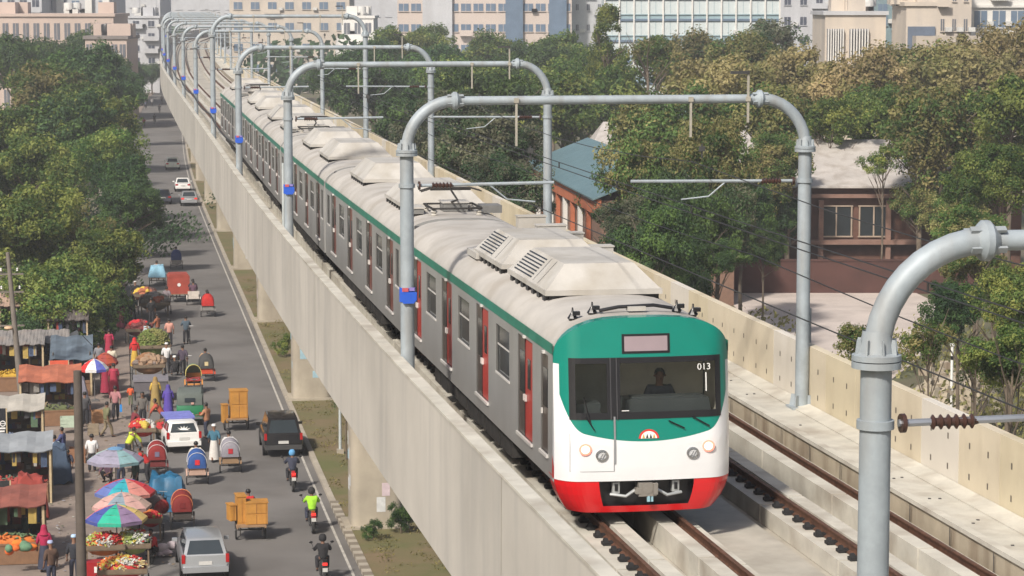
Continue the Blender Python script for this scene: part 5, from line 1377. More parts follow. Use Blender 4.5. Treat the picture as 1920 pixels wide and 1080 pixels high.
# ------------------------------------------------------------------ street life
HD = .157
FW = Vector((-math.sin(HD), math.cos(HD), 0)); RT = Vector((math.cos(HD), math.sin(HD), 0))
def at(px, py, z=ZR): return G(px, py, z)
wht = mat('car_white', (.70,.70,.68), .3, var=.02, coat=.6); silv = mat('car_silver', (.42,.44,.46), .3, .5, var=.02, coat=.6)
blk = mat('car_black', (.012,.012,.014), .25, var=.05, coat=.6); redp = mat('car_red', (.5,.03,.03), .3, coat=.5); redtail = mat('tail_red', (.45,.02,.015), .3, emit=((1,.05,.03), .5))
def star(root, g_, c, body):
    q = (c['a'],c['b'],c['f'],c['e']); n = (Vector(q[1])-Vector(q[0])).cross(Vector(q[3])-Vector(q[0])).normalized(); M = MB(); pts = []
    for k in range(14):
        a = math.pi*k/13; r = (.26 if k % 2 == 0 else .11); p = bil(q, .5+r*math.cos(a)*1.1, .30+r*1.7*math.sin(a)); pts.append(tuple(p+n*.012))
    for i in range(1, 13): M.add([tuple(bil(q, .5, .34)+n*.012), pts[i-1], pts[i]], [(0,1,2)], 0)
    M.build('window_emblem', white_p, g_, smooth=0, fix=False)
def roofload(root, g_, c, body): pass
car(at(532,858), HD, 'black people carrier driving near the verge with its rear window towards us', blk, 'suv', 4.3, 1.78, 1.75, 'car')
car(at(386,1092), HD+.03, 'silver grey station wagon at the bottom of the street beside the stalls', silv, 'wagon', 4.4, 1.72, 1.52, 'car')
cw = car(at(346,851), HD+.12, 'white hatchback with a white leaf sticker on its rear window, blue cloth on top', wht, 'wagon', 3.9, 1.62, 1.42, 'car', deco=star)
p = at(346,851); q = p+FW*1.9+Vector((-.25,0,1.44))
M = MB(); M.box(0, 0, .05, 1.35, 1.5, .09); M.box(0, -.78, -.02, 1.35, .06, .14, rx=.5)
o = M.build('folded_cloth', cloth('lilac_blue', (.16,.18,.50)), loc=q, rz=HD+.12); tag(o, 'blue cloth spread on the roof of the white hatchback', 'cloth')
car(at(355,387), HD, 'silver saloon with red tail lamps just behind the white one', silv, 'sedan', 4.4, 1.7, 1.42, 'car', redtail)
car(at(343,360), HD, 'white saloon with red tail lamps ahead of the silver one', wht, 'sedan', 4.4, 1.7, 1.42, 'car')
car(at(324,319), HD, 'pale greenish white saloon furthest up the street', mat('car_pale', (.52,.56,.50), .35, coat=.4), 'sedan', 4.4, 1.7, 1.42, 'car')
car(at(306,384), HD, 'dark grey saloon parked under the trees at the road edge', mat('car_dark', (.05,.055,.075), .3, coat=.5), 'sedan', 4.3, 1.7, 1.42, 'car')
# motorcycles and riders
def rider(px, py, label, plabel, colr, top, legs, hc, face=HD, mat_=None):
    p = at(px, py); motorbike(p, face, label, colr)
    f = Vector((-math.sin(face), math.cos(face), 0)); q = p+f*.42
    return person((q.x, q.y, -.02), face, plabel, 'ride', top, legs, 'helmet', hc)
rider(550,922,'red tailed motorcycle behind the black people carrier','rider in navy with a light blue helmet behind the black people carrier', mat('bike_red',(.45,.02,.02),.3,coat=.5),('navy_jacket',(.03,.035,.06)),('black',(.02,.02,.025)),('helmet_blue',(.10,.30,.55)))
rider(587,1000,'dark motorcycle with a white number plate, ridden by the man in lime green','rider in a lime green vest and black helmet', mat('bike_dred',(.30,.015,.02),.3,coat=.5),('lime',(.30,.62,.03)),('navy',(.03,.035,.06)),('helmet_black',(.015,.015,.017)))
rider(608,1096,'motorcycle cut by the bottom frame edge','rider all in black at the bottom frame edge', mat('bike_black',(.02,.02,.02),.3,coat=.5),('black_coat',(.012,.012,.014)),('black',(.02,.02,.025)),('helmet_black',(.015,.015,.017)))
# cargo rickshaws with wooden cupboards
woodm = mat('new_plywood', (.46,.22,.040), .6, var=.15, scale=1.5, stain=((.30,.12,.02), 6, .5, .5)); woodd = mat('plywood_edge', (.22,.09,.02), .7)
def cupboard(loc, face, w, d, h, label, doors=2, rx=0., shelves=2):
    root = empty('wooden_cupboard', loc, face, label, 'cupboard', 'wooden cupboards on cargo rickshaws'); root.rotation_euler = (rx, 0, face)
    M = MB(); M.box(0,0,h/2,w,d,h); M.build('carcass', woodm, root, smooth=0)
    M = MB(); M.box(0,0,h+.02,w+.06,d+.06,.04); M.build('top_board', woodm, root, smooth=0)
    for k in range(shelves):
        M = MB(); M.box(0,-d/2-.012,h*(k+.5)/shelves,w*.90,.02,h/shelves*.88); f = M.build('door', woodm, root, smooth=0)
        M = MB(); 
        M.box(0,-d/2-.026,h*(k+.5)/shelves,w*.03,.012,h/shelves*.86); M.build('door_seam', woodd, f, smooth=0)
    return root
p = at(470,1010); trolley(p, HD, 'cargo rickshaw loaded with wooden cupboards and pulled by a man in red', W=1.15)
q = p+FW*.0+RT*.22+Vector((0,0,.62)); cupboard(q, HD, .84, .75, .82, 'square wooden cupboard on the lower right of the nearer loaded rickshaw')
q = p+FW*.15-RT*.36+Vector((0,0,.62)); cupboard(q, HD+.1, .34, .7, 1.05, 'tall narrow wooden cupboard standing left on the nearer loaded rickshaw', shelves=1)
q = p-RT*.72+Vector((0,0,.75)); cupboard(q, HD+.3, .22, .5, .6, 'small wooden cabinet overhanging the left of the nearer loaded rickshaw', shelves=1)
q = p+FW*1.35; person((q.x,q.y,-.02), HD, 'man in a red shirt pedalling the nearer cupboard rickshaw', 'pedal', ('red',(.45,.02,.02)), ('navy',(.03,.035,.06)))
p = at(443,806); trolley(p, HD+.05, 'cargo rickshaw further up carrying a tall pair of wooden cupboards')
q = p+RT*.12+Vector((0,0,.62)); cupboard(q, HD+.05, .82, .75, 1.3, 'tall two-door wooden cupboard on the rickshaw further up')
q = p-RT*.55-FW*.1+Vector((0,0,.4)); cupboard(q, HD+.2, .26, .4, .85, 'yellow wooden plank box hanging left of the tall cupboard', shelves=1)
q = p+FW*1.3; person((q.x,q.y,-.02), HD, 'man hidden behind the tall cupboard pedalling its rickshaw', 'pedal', ('brown_shirt',(.15,.08,.05)), ('navy',(.03,.035,.06)))
# passenger rickshaws
def rick(px, py, label, hoodc, driver=None, dl=None, passenger=None, pl=None, face=HD, **k):
    p = at(px, py); r = rickshaw(p, face, label, hoodc, **k); f = Vector((-math.sin(face), math.cos(face), 0))
    if driver: q = p+f*1.08; person((q.x,q.y,-.02), face, dl, 'pedal', driver, ('lungi_check',(.12,.10,.14)))
    if passenger: q = p+f*.08; person((q.x,q.y,-.05), face, pl, 'sit', passenger, ('black',(.02,.02,.025)))
    return r
G1 = 'cycle rickshaws on the road'
rick(432,886,'rickshaw with a silver grey hood beside the man in a teal shirt',('hood_grey',(.22,.21,.24)),('white_shirt',(.5,.5,.5)),'driver of the grey hooded rickshaw',panelc=('ply',(.25,.16,.09)),trim=('trim_white',(.6,.6,.6)),patch=('patch_red',(.4,.02,.03)),group=G1)
rick(370,908,'rickshaw with a bright blue hood, white trim and a cream back panel',('hood_blue',(.02,.07,.24)),('cream_shirt',(.55,.5,.4)),'driver of the blue hooded rickshaw',panelc=('pinkish',(.42,.28,.22)),trim=('trim_white',(.6,.6,.6)),patch=('patch_scarlet',(.55,.02,.03)),group=G1)
rick(295,892,'rickshaw with a red hood and pale trim in front of the white hatchback',('hood_red',(.20,.015,.015)),None,panelc=('maroon',(.14,.02,.02)),trim=('trim_white',(.6,.6,.6)),patch=('patch_grey',(.15,.13,.2)),group=G1)
rick(342,992,'rickshaw with a dark red hood and an orange-white rim beside the blue tarpaulin',('hood_dred',(.16,.012,.010)),None,panelc=('dark',(.05,.04,.035)),trim=('trim_orange',(.6,.20,.08)),patch=('patch_dark',(.15,.01,.01)),group=G1)
rick(387,715,'rickshaw with a dark hood and a red seat back, its driver in a tan shirt',('hood_black',(.05,.05,.05)),('tan_shirt',(.42,.26,.14)),'driver in a tan shirt ahead of the round yellow rim',panelc=('scarlet_panel',(.50,.06,.02)),patch=('patch_cream',(.55,.45,.25)),group=G1)
rick(390,594,'rickshaw with a red hood and a passenger in yellow',('hood_red2',(.42,.015,.012)),('dark_shirt',(.04,.04,.05)),'driver of the red hooded rickshaw beside the yellow passenger',('yellow',(.65,.42,.02)),'passenger in a yellow shirt on the left of the red hooded rickshaw',panelc=('grey_panel',(.22,.21,.20)),group=G1)
rick(363,572,'hoodless rickshaw with two riders just left of the yellow passenger',('hood_red2',(.42,.015,.012)),('dark_shirt',(.04,.04,.05)),'driver of the hoodless rickshaw',('plum',(.10,.05,.08)),'passenger in a plum shirt on the hoodless rickshaw',hood=False,panelc=('white_panel',(.55,.50,.45)),group=G1)
rick(331,505,'rickshaw with a pointed dark blue hood furthest up the clear road',('hood_navy',(.02,.04,.14)),('dark_shirt',(.04,.04,.05)),'driver ahead of the pointed dark blue hood',panelc=('grey_panel',(.22,.21,.20)),group=G1)
rick(60,968,'rickshaw parked among the left stalls with a dark red hood and white rim',('hood_dred',(.16,.012,.010)),None,face=HD+2.9,panelc=('maroon',(.14,.02,.02)),trim=('trim_white',(.6,.6,.6)),group=G1)
# big red box cart
p = at(335,566); trolley(p, HD+.05, 'cargo rickshaw carrying a large red box up the road', W=1.3)
root = empty('red_box', p+Vector((0,0,.62)), HD+.05, 'large dull red box with a pale spot riding on the cargo rickshaw', 'box')
M = MB(); M.prism([(-.72,-.6),(.72,-.6),(.72,.8),(-.72,.8)], 0, 1.15); M.build('side_panel', mat('box_red', (.33,.055,.035), .6, var=.15, scale=2), root, smooth=0)
M = MB(); M.yprism([(-.74,1.15),(.74,1.15),(.6,1.36),(-.6,1.36)], -.62, .82); M.build('lid', mat('box_red', (.33,.055,.035), .6), root, smooth=0)
M = MB(); M.cyl((0,-.62,.62), .12, .02, 12, 0, 'Y'); M.build('label_plate', white_p, root)
q = p+FW*1.35; person((q.x,q.y,-.02), HD, 'man in grey pedalling the big red box cart', 'pedal', ('grey_shirt',(.12,.11,.10)), ('navy',(.03,.035,.06)))
q = at(313,585); person((q.x,q.y,0), HD, 'man in pale trousers walking at the left of the red box', 'walk', ('mauve_shirt',(.22,.18,.2)), ('pale_trousers',(.4,.4,.42)))
# three-wheeled taxi seen from behind
def three_wheeler(loc, face, label):
    root = empty('auto_rickshaw', loc, face, label, 'auto rickshaw'); gm = mat('taxi_green', (.01,.16,.065), .4, coat=.3); cv = mat('canvas_grey', (.10,.12,.11), .85, var=.1, scale=2)
    M = MB(); rings = []
    for y, w_, z0, z1 in ((-.35,.55,.42,.80),(-.28,.64,.30,1.02),(.2,.66,.26,1.05),(1.1,.64,.26,1.0),(1.7,.45,.3,.95),(2.1,.22,.38,.85)):
        rings.append([(-w_*.9,y,z0),(-w_,y,z0+.15),(-w_,y,z1-.06),(-w_*.93,y,z1),(w_*.93,y,z1),(w_,y,z1-.06),(w_,y,z0+.15),(w_*.9,y,z0)])
    loft(M, rings); M.build('body', gm, root)
    M = MB(); rings = []
    for y, w_, z1 in ((-.30,.58,1.45),(-.22,.62,1.60),(.1,.64,1.70),(1.2,.62,1.70),(1.55,.56,1.60)):
        rings.append([(-w_,y,1.02 if y < .6 else 1.5),(-w_,y,z1-.12),(-w_*.85,y,z1),(w_*.85,y,z1),(w_,y,z1-.12),(w_,y,1.02 if y < .6 else 1.5)])
    loft(M, rings); M.build('canopy', cv, root)
    M = MB(); M.box(0,-.325,1.28,.5,.02,.2); M.build('rear_window', car_glass, root)
    M = MB(); M.box(.12,-.36,1.12,.14,.02,.10); M.build('sticker', mat('sticker_pink',(.5,.3,.25),.5), root)
    for sg in (-1, 1):
        M = MB(); M.box(sg*.5,-.37,.62,.14,.05,.12); M.build('tail_lamp', tail_m, root); wheel(root, sg*.52, .05, .22, .12)
    wheel(root, 0, 1.95, .22, .12)
    M = MB(); M.box(0,-.38,.42,1.2,.06,.10); M.build('bumper', rimm, root); M = MB(); M.box(0,-.39,.60,.3,.02,.1); M.build('number_plate', plate_m, root)
    M = MB(); M.box(0,1.62,1.3,.95,.03,.55,rx=-.25); M.build('windscreen', car_glass, root)
    return root
three_wheeler(at(357,797), HD-.05, 'green three-wheeled taxi with a dark grey canopy behind the round yellow rim')
# round yellow-rimmed rickshaw hood facing us
p = at(363,735); rickshaw(p, HD+math.pi, 'rickshaw facing us with a round yellow-rimmed hood ahead of the green taxi', ('hood_sage',(.16,.22,.14)), trim=('trim_yellow',(.60,.50,.15)), panelc=('orange_panel',(.55,.22,.04)), group=G1)
# light blue van load and dark blue tarpaulin
p = at(295,535); trolley(p, HD, 'cargo rickshaw with a light blue and white bundle at the tree edge')
def bundle(name, loc, face, sx, sy, sz, cols, label, cat, seed=0, n=14, group=None):
    rr = random.Random(seed); M = MB(); ms = [cloth('bd_%d_%s' % (int(sum(c)*1000), name[:4]), c) for c in cols]
    for k in range(n):
        x, y = rr.uniform(-.5,.5)*sx, rr.uniform(-.5,.5)*sy; z_ = sz*rr.uniform(.2,.8)*(1-.5*abs(x/sx)-.5*abs(y/sy))
        M.ell((x, y, z_), sx*rr.uniform(.16,.28), sy*rr.uniform(.16,.28), sz*rr.uniform(.2,.34), 9, 6, rr.randrange(len(ms)))
    o = M.build(name, ms, loc=loc, rz=face); return tag(o, label, cat, group, kind=None)
def tarp(name, loc, face, sx, sy, sz, c, label, seed=1, droop=.15, cat='tarpaulin'):
    rr = random.Random(seed); M = MB(); n = 12; vs = []
    for i in range(n+1):
        for j in range(n+1):
            u, v = i/n-.5, j/n-.5; e = max(abs(u), abs(v))*2
            zz = sz*(1-max(0, e-.72)/.28*1.0) if e > .72 else sz
            zz += mnoise.noise(Vector((u*5+seed, v*5, seed)))*droop*.8
            k = 1+.08*mnoise.noise(Vector((u*9, v*9, seed+3)))
            q = 1.0 if e < .72 else 1.0
            vs.append((u*sx*k, v*sy*k, max(.02, zz)))
    M.add(vs, [(i*(n+1)+j, (i+1)*(n+1)+j, (i+1)*(n+1)+j+1, i*(n+1)+j+1) for i in range(n) for j in range(n)], 0)
    o = M.build(name, c, loc=loc, rz=face, smooth=60, fix=False); return tag(o, label, cat)
tarp('wrapped_bundle', p+Vector((0,.1,.62)), HD, 1.3, 1.6, .8, cloth('sky_blue', (.22,.42,.55)), 'light blue wrapped bundle riding on the cargo rickshaw at the tree edge', 4, cat='bundle')
q = p+FW*1.35; person((q.x,q.y,-.02), HD, 'rider in white ahead of the light blue bundle', 'pedal', ('white_shirt',(.5,.5,.5)), ('navy',(.03,.035,.06)))
p = at(315,958); tarp('tarpaulin', p+Vector((-.1,.5,0)), HD, 1.75, 1.7, 1.35, mat('tarp_blue', (.01,.10,.20), .5, var=.25, scale=2.5), 'dark blue tarpaulin covering a cart between the umbrellas and red rickshaws', 7, .35)
# ---------------- pedestrians
def ped(px, py, label, pose='stand', top=('white',(.6,.6,.6)), legs=('navy',(.03,.035,.06)), face=HD, z=ZR, **k):
    p = at(px, py, z); return person((p.x, p.y, z-.03), face, label, pose, top, legs, **k)
ped(402,866,'man in a teal shirt, white cap and white robe skirt beside the grey hooded rickshaw','walk',('teal_shirt',(.04,.13,.19)),('white_legs',(.55,.53,.50)),skirt=True,head='cap',hcol=('capw',(.7,.7,.68)))
ped(388,822,'man in a brown shirt with arms out behind the white hatchback','carry',('copper_shirt',(.36,.17,.09)),('navy',(.03,.035,.06)),face=HD+.9)
ped(316,786,'person in a violet robe left of the green taxi','stand',('violet',(.08,.05,.30)),head='scarf',hcol=('violet_scarf',(.07,.05,.25)),dress=('violet_robe',(.08,.05,.30)))
ped(343,704,'man in dark plum walking beside his bicycle on the open road','walk',('dark_plum',(.06,.045,.07)),('black',(.02,.02,.025)))
ped(349,645,'man in slate blue leaning on handlebars on the open road','carry',('slate_shirt',(.06,.09,.12)),('black',(.02,.02,.025)))
def bicycle(loc, face, label):
    root = empty('bicycle', loc, face, label, 'bicycle'); fm = mat('bike_frame', (.03,.03,.04), .5, .4)
    F = MB()
    for a, b in (((0,0,.34),(0,.45,.30)),((0,0,.34),(0,.32,.80)),((0,.45,.30),(0,.32,.85)),((0,.32,.78),(0,.88,.82)),((0,.45,.30),(0,.88,.80)),((0,.86,.95),(0,1.05,.34))): F.tube([a, b], .018, 6)
    F.build('frame', fm, root); wheel(root, 0, 0, .34, .04, spokes=True); wheel(root, 0, 1.05, .34, .04, spokes=True)
    H = MB(); H.tube([(-.26,.78,.98),(0,.9,.98),(.26,.78,.98)], .014, 6); H.build('handlebar', rimm, root)
    S = MB(); S.box(0,.30,.90,.15,.25,.06,taper=.7); S.build('saddle', t_dark, root); return root
bicycle(at(352,704), HD, 'bicycle pushed by the man in dark plum'); bicycle(at(356,645), HD, 'bicycle beside the man in slate blue')
ped(217,788,'man in a pink shirt and black trousers on the footpath','walk',('pink_shirt',(.36,.16,.17)),('black',(.02,.02,.025)),z=.1,bag=('bag_blue',(.02,.22,.6)))
ped(245,760,'child in an orange red top on the footpath','stand',('orange_top',(.62,.10,.03)),('olive_legs',(.12,.14,.08)),sc=.62,z=.1)
ped(173,886,'man in a white shirt and black trousers close beside the dark pole','stand',('white',(.6,.6,.6)),('black',(.02,.02,.025)),z=.06)
ped(103,888,'woman in a pale blue top standing by the stall fronts','stand',('paleblue',(.40,.50,.62)),('plum_legs',(.12,.06,.12)),z=.06)
ped(118,872,'person in dark blue beside the pale blue top','carry',('dkblue',(.05,.06,.16)),('black',(.02,.02,.025)),z=.06,face=HD+1.2)
ped(76,912,'tall person in a black robe beside the red rickshaw among the stalls','stand',('blackr',(.02,.022,.03)),head='scarf',hcol=('black_scarf',(.02,.02,.025)),dress=('black_robe',(.02,.022,.03)),z=.06)
ped(84,1072,'person in a crimson top and navy skirt near the bottom left','stand',('crimson',(.32,.01,.06)),skirt=True,legs=('navy',(.03,.035,.06)),head='scarf',hcol=('crimson_scarf',(.30,.01,.05)),z=.06)
ped(97,1104,'person in a brown top with a pale headcloth at the bottom left edge','stand',('brown_top',(.08,.045,.03)),head='cap',hcol=('cloth_lilac',(.35,.4,.6)),z=.06,face=HD+.5)
ped(140,1092,'person in black with a pale blue cap against the dark pole','stand',('blackr',(.02,.022,.03)),head='cap',hcol=('cap_sky',(.4,.55,.75)),z=.06)
ped(249,806,'man in dark red squatting by the produce tubs','squat',('oxblood',(.16,.02,.03)),('black',(.02,.02,.025)),z=.1,face=HD-1.2)
ped(226,616,'person in maroon standing first at the footpath wall','stand',('maroon_t',(.18,.03,.06)),('maroon_l',(.14,.03,.05)),z=.1,dress=('maroon_robe',(.18,.03,.06)))
ped(240,612,'person in black standing second at the footpath wall','stand',('black_coat',(.012,.012,.014)),('black',(.02,.02,.025)),z=.1)
ped(250,604,'person in dark green standing third at the footpath wall','stand',('dgreen',(.03,.06,.05)),('black',(.02,.02,.025)),z=.1)
ped(254,574,'person with a white cap beside the ochre bundles','stand',('black_coat',(.012,.012,.014)),('black',(.02,.02,.025)),head='cap',hcol=('capw',(.7,.7,.68)),z=.1)
ped(253,690,'vendor in a red top and yellow apron by the flower heap','stand',('red',(.45,.02,.02)),('mustard2',(.50,.32,.05)),skirt=True,z=.1,head='scarf',hcol=('red_scarf',(.5,.02,.02)))
ped(313,700,'man in a white shirt and white cap at the right of the brown sacks','stand',('white',(.6,.6,.6)),('black',(.02,.02,.025)),head='cap',hcol=('capw',(.7,.7,.68)))
ped(328,705,'man in black squatting with a white cloth on his head','squat',('black_coat',(.012,.012,.014)),('black',(.02,.02,.025)),head='cap',hcol=('capw',(.7,.7,.68)))
ped(318,650,'man with a pink shirt on the far side of the green heap','stand',('salmon',(.5,.25,.2)),('black',(.02,.02,.025)))
ped(270,655,'person in pale aqua bending over the flower heap','bend',('aqua',(.35,.45,.48)),('black',(.02,.02,.025)),z=.1,face=HD-.8)
ped(214,742,'person in wine red among the clothes racks by the pole','stand',('wine',(.30,.02,.05)),('black',(.02,.02,.025)),z=.1,dress=('wine_robe',(.34,.03,.06)))
ped(198,738,'second person in wine red, nearer the pole','stand',('wine',(.30,.02,.05)),('black',(.02,.02,.025)),z=.1,dress=('wine_robe2',(.28,.02,.05)))
ped(210,706,'person in black and cream at the clothes racks','stand',('cream_shirt',(.55,.5,.4)),('black',(.02,.02,.025)),z=.1)
ped(240,868,'person in a black and lime top stooping behind the pale umbrella','bend',('limeb',(.5,.6,.05)),('black',(.02,.02,.025)),z=.06,face=HD-1.)
ped(308,745,'child in a yellow top beside the violet robe','stand',('lemon',(.55,.58,.10)),('olive_legs',(.12,.14,.08)),sc=.75)
ped(278,905,'woman in red bending beside the red hooded rickshaw','bend',('red',(.45,.02,.02)),('black',(.02,.02,.025)),face=HD+1.4)
for i, (x, y_, c_, l) in enumerate(((270,240,(.25,.06,.06),'red'),(290,232,(.03,.03,.04),'black'),(273,205,(.04,.05,.08),'navy'),(299,212,(.05,.05,.05),'charcoal'),(304,195,(.12,.10,.09),'brown'),(285,200,(.2,.2,.2),'grey'))):
    q = at(x, y_); bicycle(q, HD, 'distant bicycle ridden by the cyclist in %s' % l); q = q+FW*.3
    person((q.x,q.y,-.02), HD, 'distant cyclist in %s at the far end of the road' % l, 'pedal', ('far_'+l, c_), ('black',(.02,.02,.025)))
# ---------------- umbrellas
umbrella(at(218,935,.06), 'pale cream, lilac and mint umbrella with a blue top cap, furthest of the four', [('cream',(.55,.50,.30)),('cream',(.55,.50,.30)),('mint',(.35,.50,.42)),('sage',(.32,.45,.42)),('lilac',(.26,.25,.33)),('lilac',(.26,.25,.33)),('teal2',(.2,.34,.36)),('lilac',(.26,.25,.33))], 1.18, 2.15, cap=('cap_blue',(.12,.25,.42)))
umbrella(at(236,1000,.06), 'blue, turquoise and red umbrella with a white rim, second of the four', [('navyb',(.10,.14,.36)),('turq',(.02,.30,.36)),('salm',(.50,.20,.17)),('redu',(.50,.03,.04))], 1.18, 2.15)
umbrella(at(230,1028,.06), 'faded pink and slate umbrella mostly under the brightest one', [('fpink',(.50,.30,.27)),('slate',(.20,.26,.31)),('fpink',(.50,.30,.27)),('fpeach',(.48,.34,.28))], 1.12, 2.15)
umbrella(at(220,1056,.06), 'bright green, mauve, gold and pink umbrella nearest us', [('greenu',(.02,.36,.24)),('mauve',(.22,.15,.26)),('goldu',(.58,.42,.15)),('pinku',(.60,.16,.18)),('blueu',(.05,.07,.28))], 1.14, 2.2)
umbrella(at(178,752,.1), 'small red, white and blue umbrella over the stalls by the dark pole', [('redu2',(.55,.02,.02)),('whiteu',(.62,.62,.62)),('blueu2',(.10,.12,.45)),('whiteu',(.62,.62,.62))], .75, 2.2)
umbrella(at(198,735,.1), 'dull rust red umbrella beside the small striped one', [('rustu',(.34,.06,.03)),('rustu2',(.28,.05,.04))], .7, 2.1)
# ---------------- stalls: handcarts with heaps
def handcart(loc, face, label, w=1.2, l=1.5, h=.75, c=('cartwood',(.16,.12,.08)), name='handcart'):
    root = empty(name, loc, face, label, 'handcart', 'vendor handcarts')
    M = MB(); M.box(0,0,h,w,l,.07); 
    M.build('tray', cloth(*c), root, smooth=0)
    for sg in (-1, 1):
        M = MB(); M.box(sg*w/2,0,h+.08,.03,l,.16); M.build('side_board', cloth(*c), root, smooth=0)
        M = MB(); M.box(0,sg*l/2,h+.08,w,.03,.16); M.build('end_board', cloth(*c), root, smooth=0)
        for s2 in (-1, 1):
            M = MB(); M.box(sg*w*.42,s2*l*.42,h/2,.06,.06,h); M.build('leg', cloth(*c), root, smooth=0)
        wheel(root, sg*(w/2+.05), 0, .3, .05, spokes=True)
    return root
def heap(loc, face, sx, sy, hgt, cols, label, seed, unit=.07, n=260, name='produce_heap', long=1.):
    rr = random.Random(seed); M = MB(); ms = [cloth('hp_%d_%d' % (seed, i), c) for i, c in enumerate(cols)]
    M.ell((0,0,0), sx*.5, sy*.5, hgt*.9, 12, 8, 0)
    patches = [(rr.uniform(-.5,.5), rr.uniform(-.5,.5), rr.randrange(len(ms))) for _ in range(9)]
    for k in range(n):
        a = rr.uniform(0, 6.28); q = math.sqrt(rr.random()); x, y = .5*q*math.cos(a), .5*q*math.sin(a)
        mi = min(patches, key=lambda t: (t[0]-x)**2+(t[1]-y)**2)[2] if rr.random() < .8 else rr.randrange(len(ms))
        z_ = hgt*math.sqrt(max(0, 1-4*(x*x+y*y)))*.92+rr.uniform(-.02,.04)
        u = unit*rr.uniform(.6,1.3)
        if long > 1: M.box(x*sx, y*sy, z_+u*.2, u*long, u*.6, u*.35, mi, rz=rr.uniform(0,3), ry=rr.uniform(-.7,.7), rx=rr.uniform(-.5,.5))
        else: M.ell((x*sx, y*sy, z_), u, u, u*.9, 6, 4, mi)
    o = M.build(name, ms, loc=loc, rz=face); return tag(o, label, 'heap of goods', kind='stuff')
def stall(px, py, z, label, hl, sx, sy, hg, cols, seed, h=.75, **k):
    p = at(px, py, z); handcart(p, HD, label, sx, sy, h); heap(p+Vector((0,0,h+.04)), HD, sx*.95, sy*.95, hg, cols, hl, seed, **k)
RD, OR, YL, GR_, WH, BR, PK = (.42,.025,.025),(.52,.15,.03),(.48,.36,.06),(.10,.19,.04),(.45,.45,.42),(.16,.08,.04),(.45,.15,.16)
stall(196,1062,.06,'handcart of orange and red goods under the brightest umbrella','orange and red packets heaped under the brightest umbrella',1.5,1.3,.42,[OR,RD,WH,(.3,.34,.08)],1,long=2.4,unit=.09,n=300)
stall(252,1058,.06,'handcart of green and yellow goods right of the red chest','green, yellow and white packets heaped beside the bright umbrella',1.2,1.4,.45,[(.26,.32,.10),YL,RD,WH,GR_],2,long=2.6,unit=.09,n=300)
stall(230,1108,.06,'handcart of mixed goods cut by the bottom frame edge','red, orange and white goods at the bottom frame edge',1.7,1.3,.4,[RD,WH,OR,YL,(.5,.4,.2)],3,long=2.6,unit=.09,n=300)
stall(284,1012,ZR,'handcart with red fruit right of the pink umbrella','bright red fruit on the cart right of the pink umbrella',.8,.9,.32,[RD,OR,(.2,.25,.05)],4,n=120)
stall(268,836,.1,'handcart with white sacks and red goods left of the white hatchback','red and cream goods with white sacks left of the white hatchback',1.2,1.1,.4,[RD,WH,(.06,.20,.12),YL],5,unit=.12,n=90)
stall(306,836,ZR,'handcart with a dark cover and a red tub beside the white hatchback','red tub and brown goods beside the white hatchback',1.0,1.1,.35,[(.1,.09,.05),RD,BR],6,unit=.13,n=60)
stall(288,672,.1,'handcart piled with green leafy vegetables beside the footpath','big heap of green leafy vegetables beside the footpath',1.9,2.4,.9,[(.14,.18,.04),(.20,.20,.06),(.08,.11,.03),(.26,.22,.10)],7,long=2.4,unit=.10,n=600)
stall(280,712,.1,'handcart with brown sacks between the vegetables and the grey cart','brown and tan sacks on the cart behind the grey one',1.7,1.2,.55,[(.26,.13,.06),(.30,.20,.13),(.2,.16,.14)],8,unit=.2,n=60)
stall(290,590,.1,'handcart with grey and white bundles below the overhanging tree','grey, brown and white bundles below the overhanging tree',2.0,2.2,.6,[(.18,.16,.13),(.3,.28,.27),(.10,.08,.07),(.35,.10,.05)],9,unit=.16,n=150)
stall(262,642,.1,'handcart with dark red goods behind the green vegetables','dark red goods with a bright red tub behind the vegetables',1.6,1.3,.5,[(.14,.03,.03),(.2,.05,.05),(.5,.02,.03)],10,unit=.15,n=80)
stall(272,575,.1,'handcart with ochre and orange cloths beside the white cap','ochre and orange cloths on the cart beside the white cap',1.5,1.2,.45,[(.35,.12,.06),(.6,.42,.06),(.12,.06,.05)],12,unit=.16,n=70)
p = at(283,748,.1); root = empty('covered_cart', p, HD, 'long grey covered cart standing between footpath and road', 'handcart')
M = MB(); M.box(0,.3,.75,1.7,1.9,.5); M.build('box_body', mat('cart_grey', (.11,.10,.11), .8, var=.15, scale=2), root, smooth=0)
M = MB(); M.box(0,.3,1.04,1.8,2.0,.09); M.build('lid', mat('cart_lid', (.19,.18,.20), .7, var=.12, scale=2), root, smooth=0)
for sg in (-1, 1):
    for y_ in (-.4, 1.0):
        M = MB(); M.box(sg*.8,y_,.25,.07,.07,.5); M.build('leg', t_dark, root)
p = at(246,888,.06); root = empty('metal_tray', p, HD, 'flat grey sheet metal counter beside the red hooded rickshaw', 'counter')
M = MB(); M.box(0,0,.8,1.3,1.0,.05); M.build('top', mat('sheet_grey', (.22,.23,.23), .5, .4, var=.1), root, smooth=0)
for sg in (-1, 1):
    for s2 in (-1, 1): M = MB(); M.box(sg*.6,s2*.45,.4,.05,.05,.8); M.build('leg', t_dark, root)
p = at(182,1088,.06); M = MB(); M.box(0,0,.35,1.3,.6,.7); M.box(0,-.305,.45,.18,.02,.22,1); tag(M.build('red_chest', [mat('chest_red', (.32,.01,.015), .5), white_p], loc=p, rz=HD), 'red chest with a white mark below the fruit at the bottom', 'chest')
p = at(352,985); 
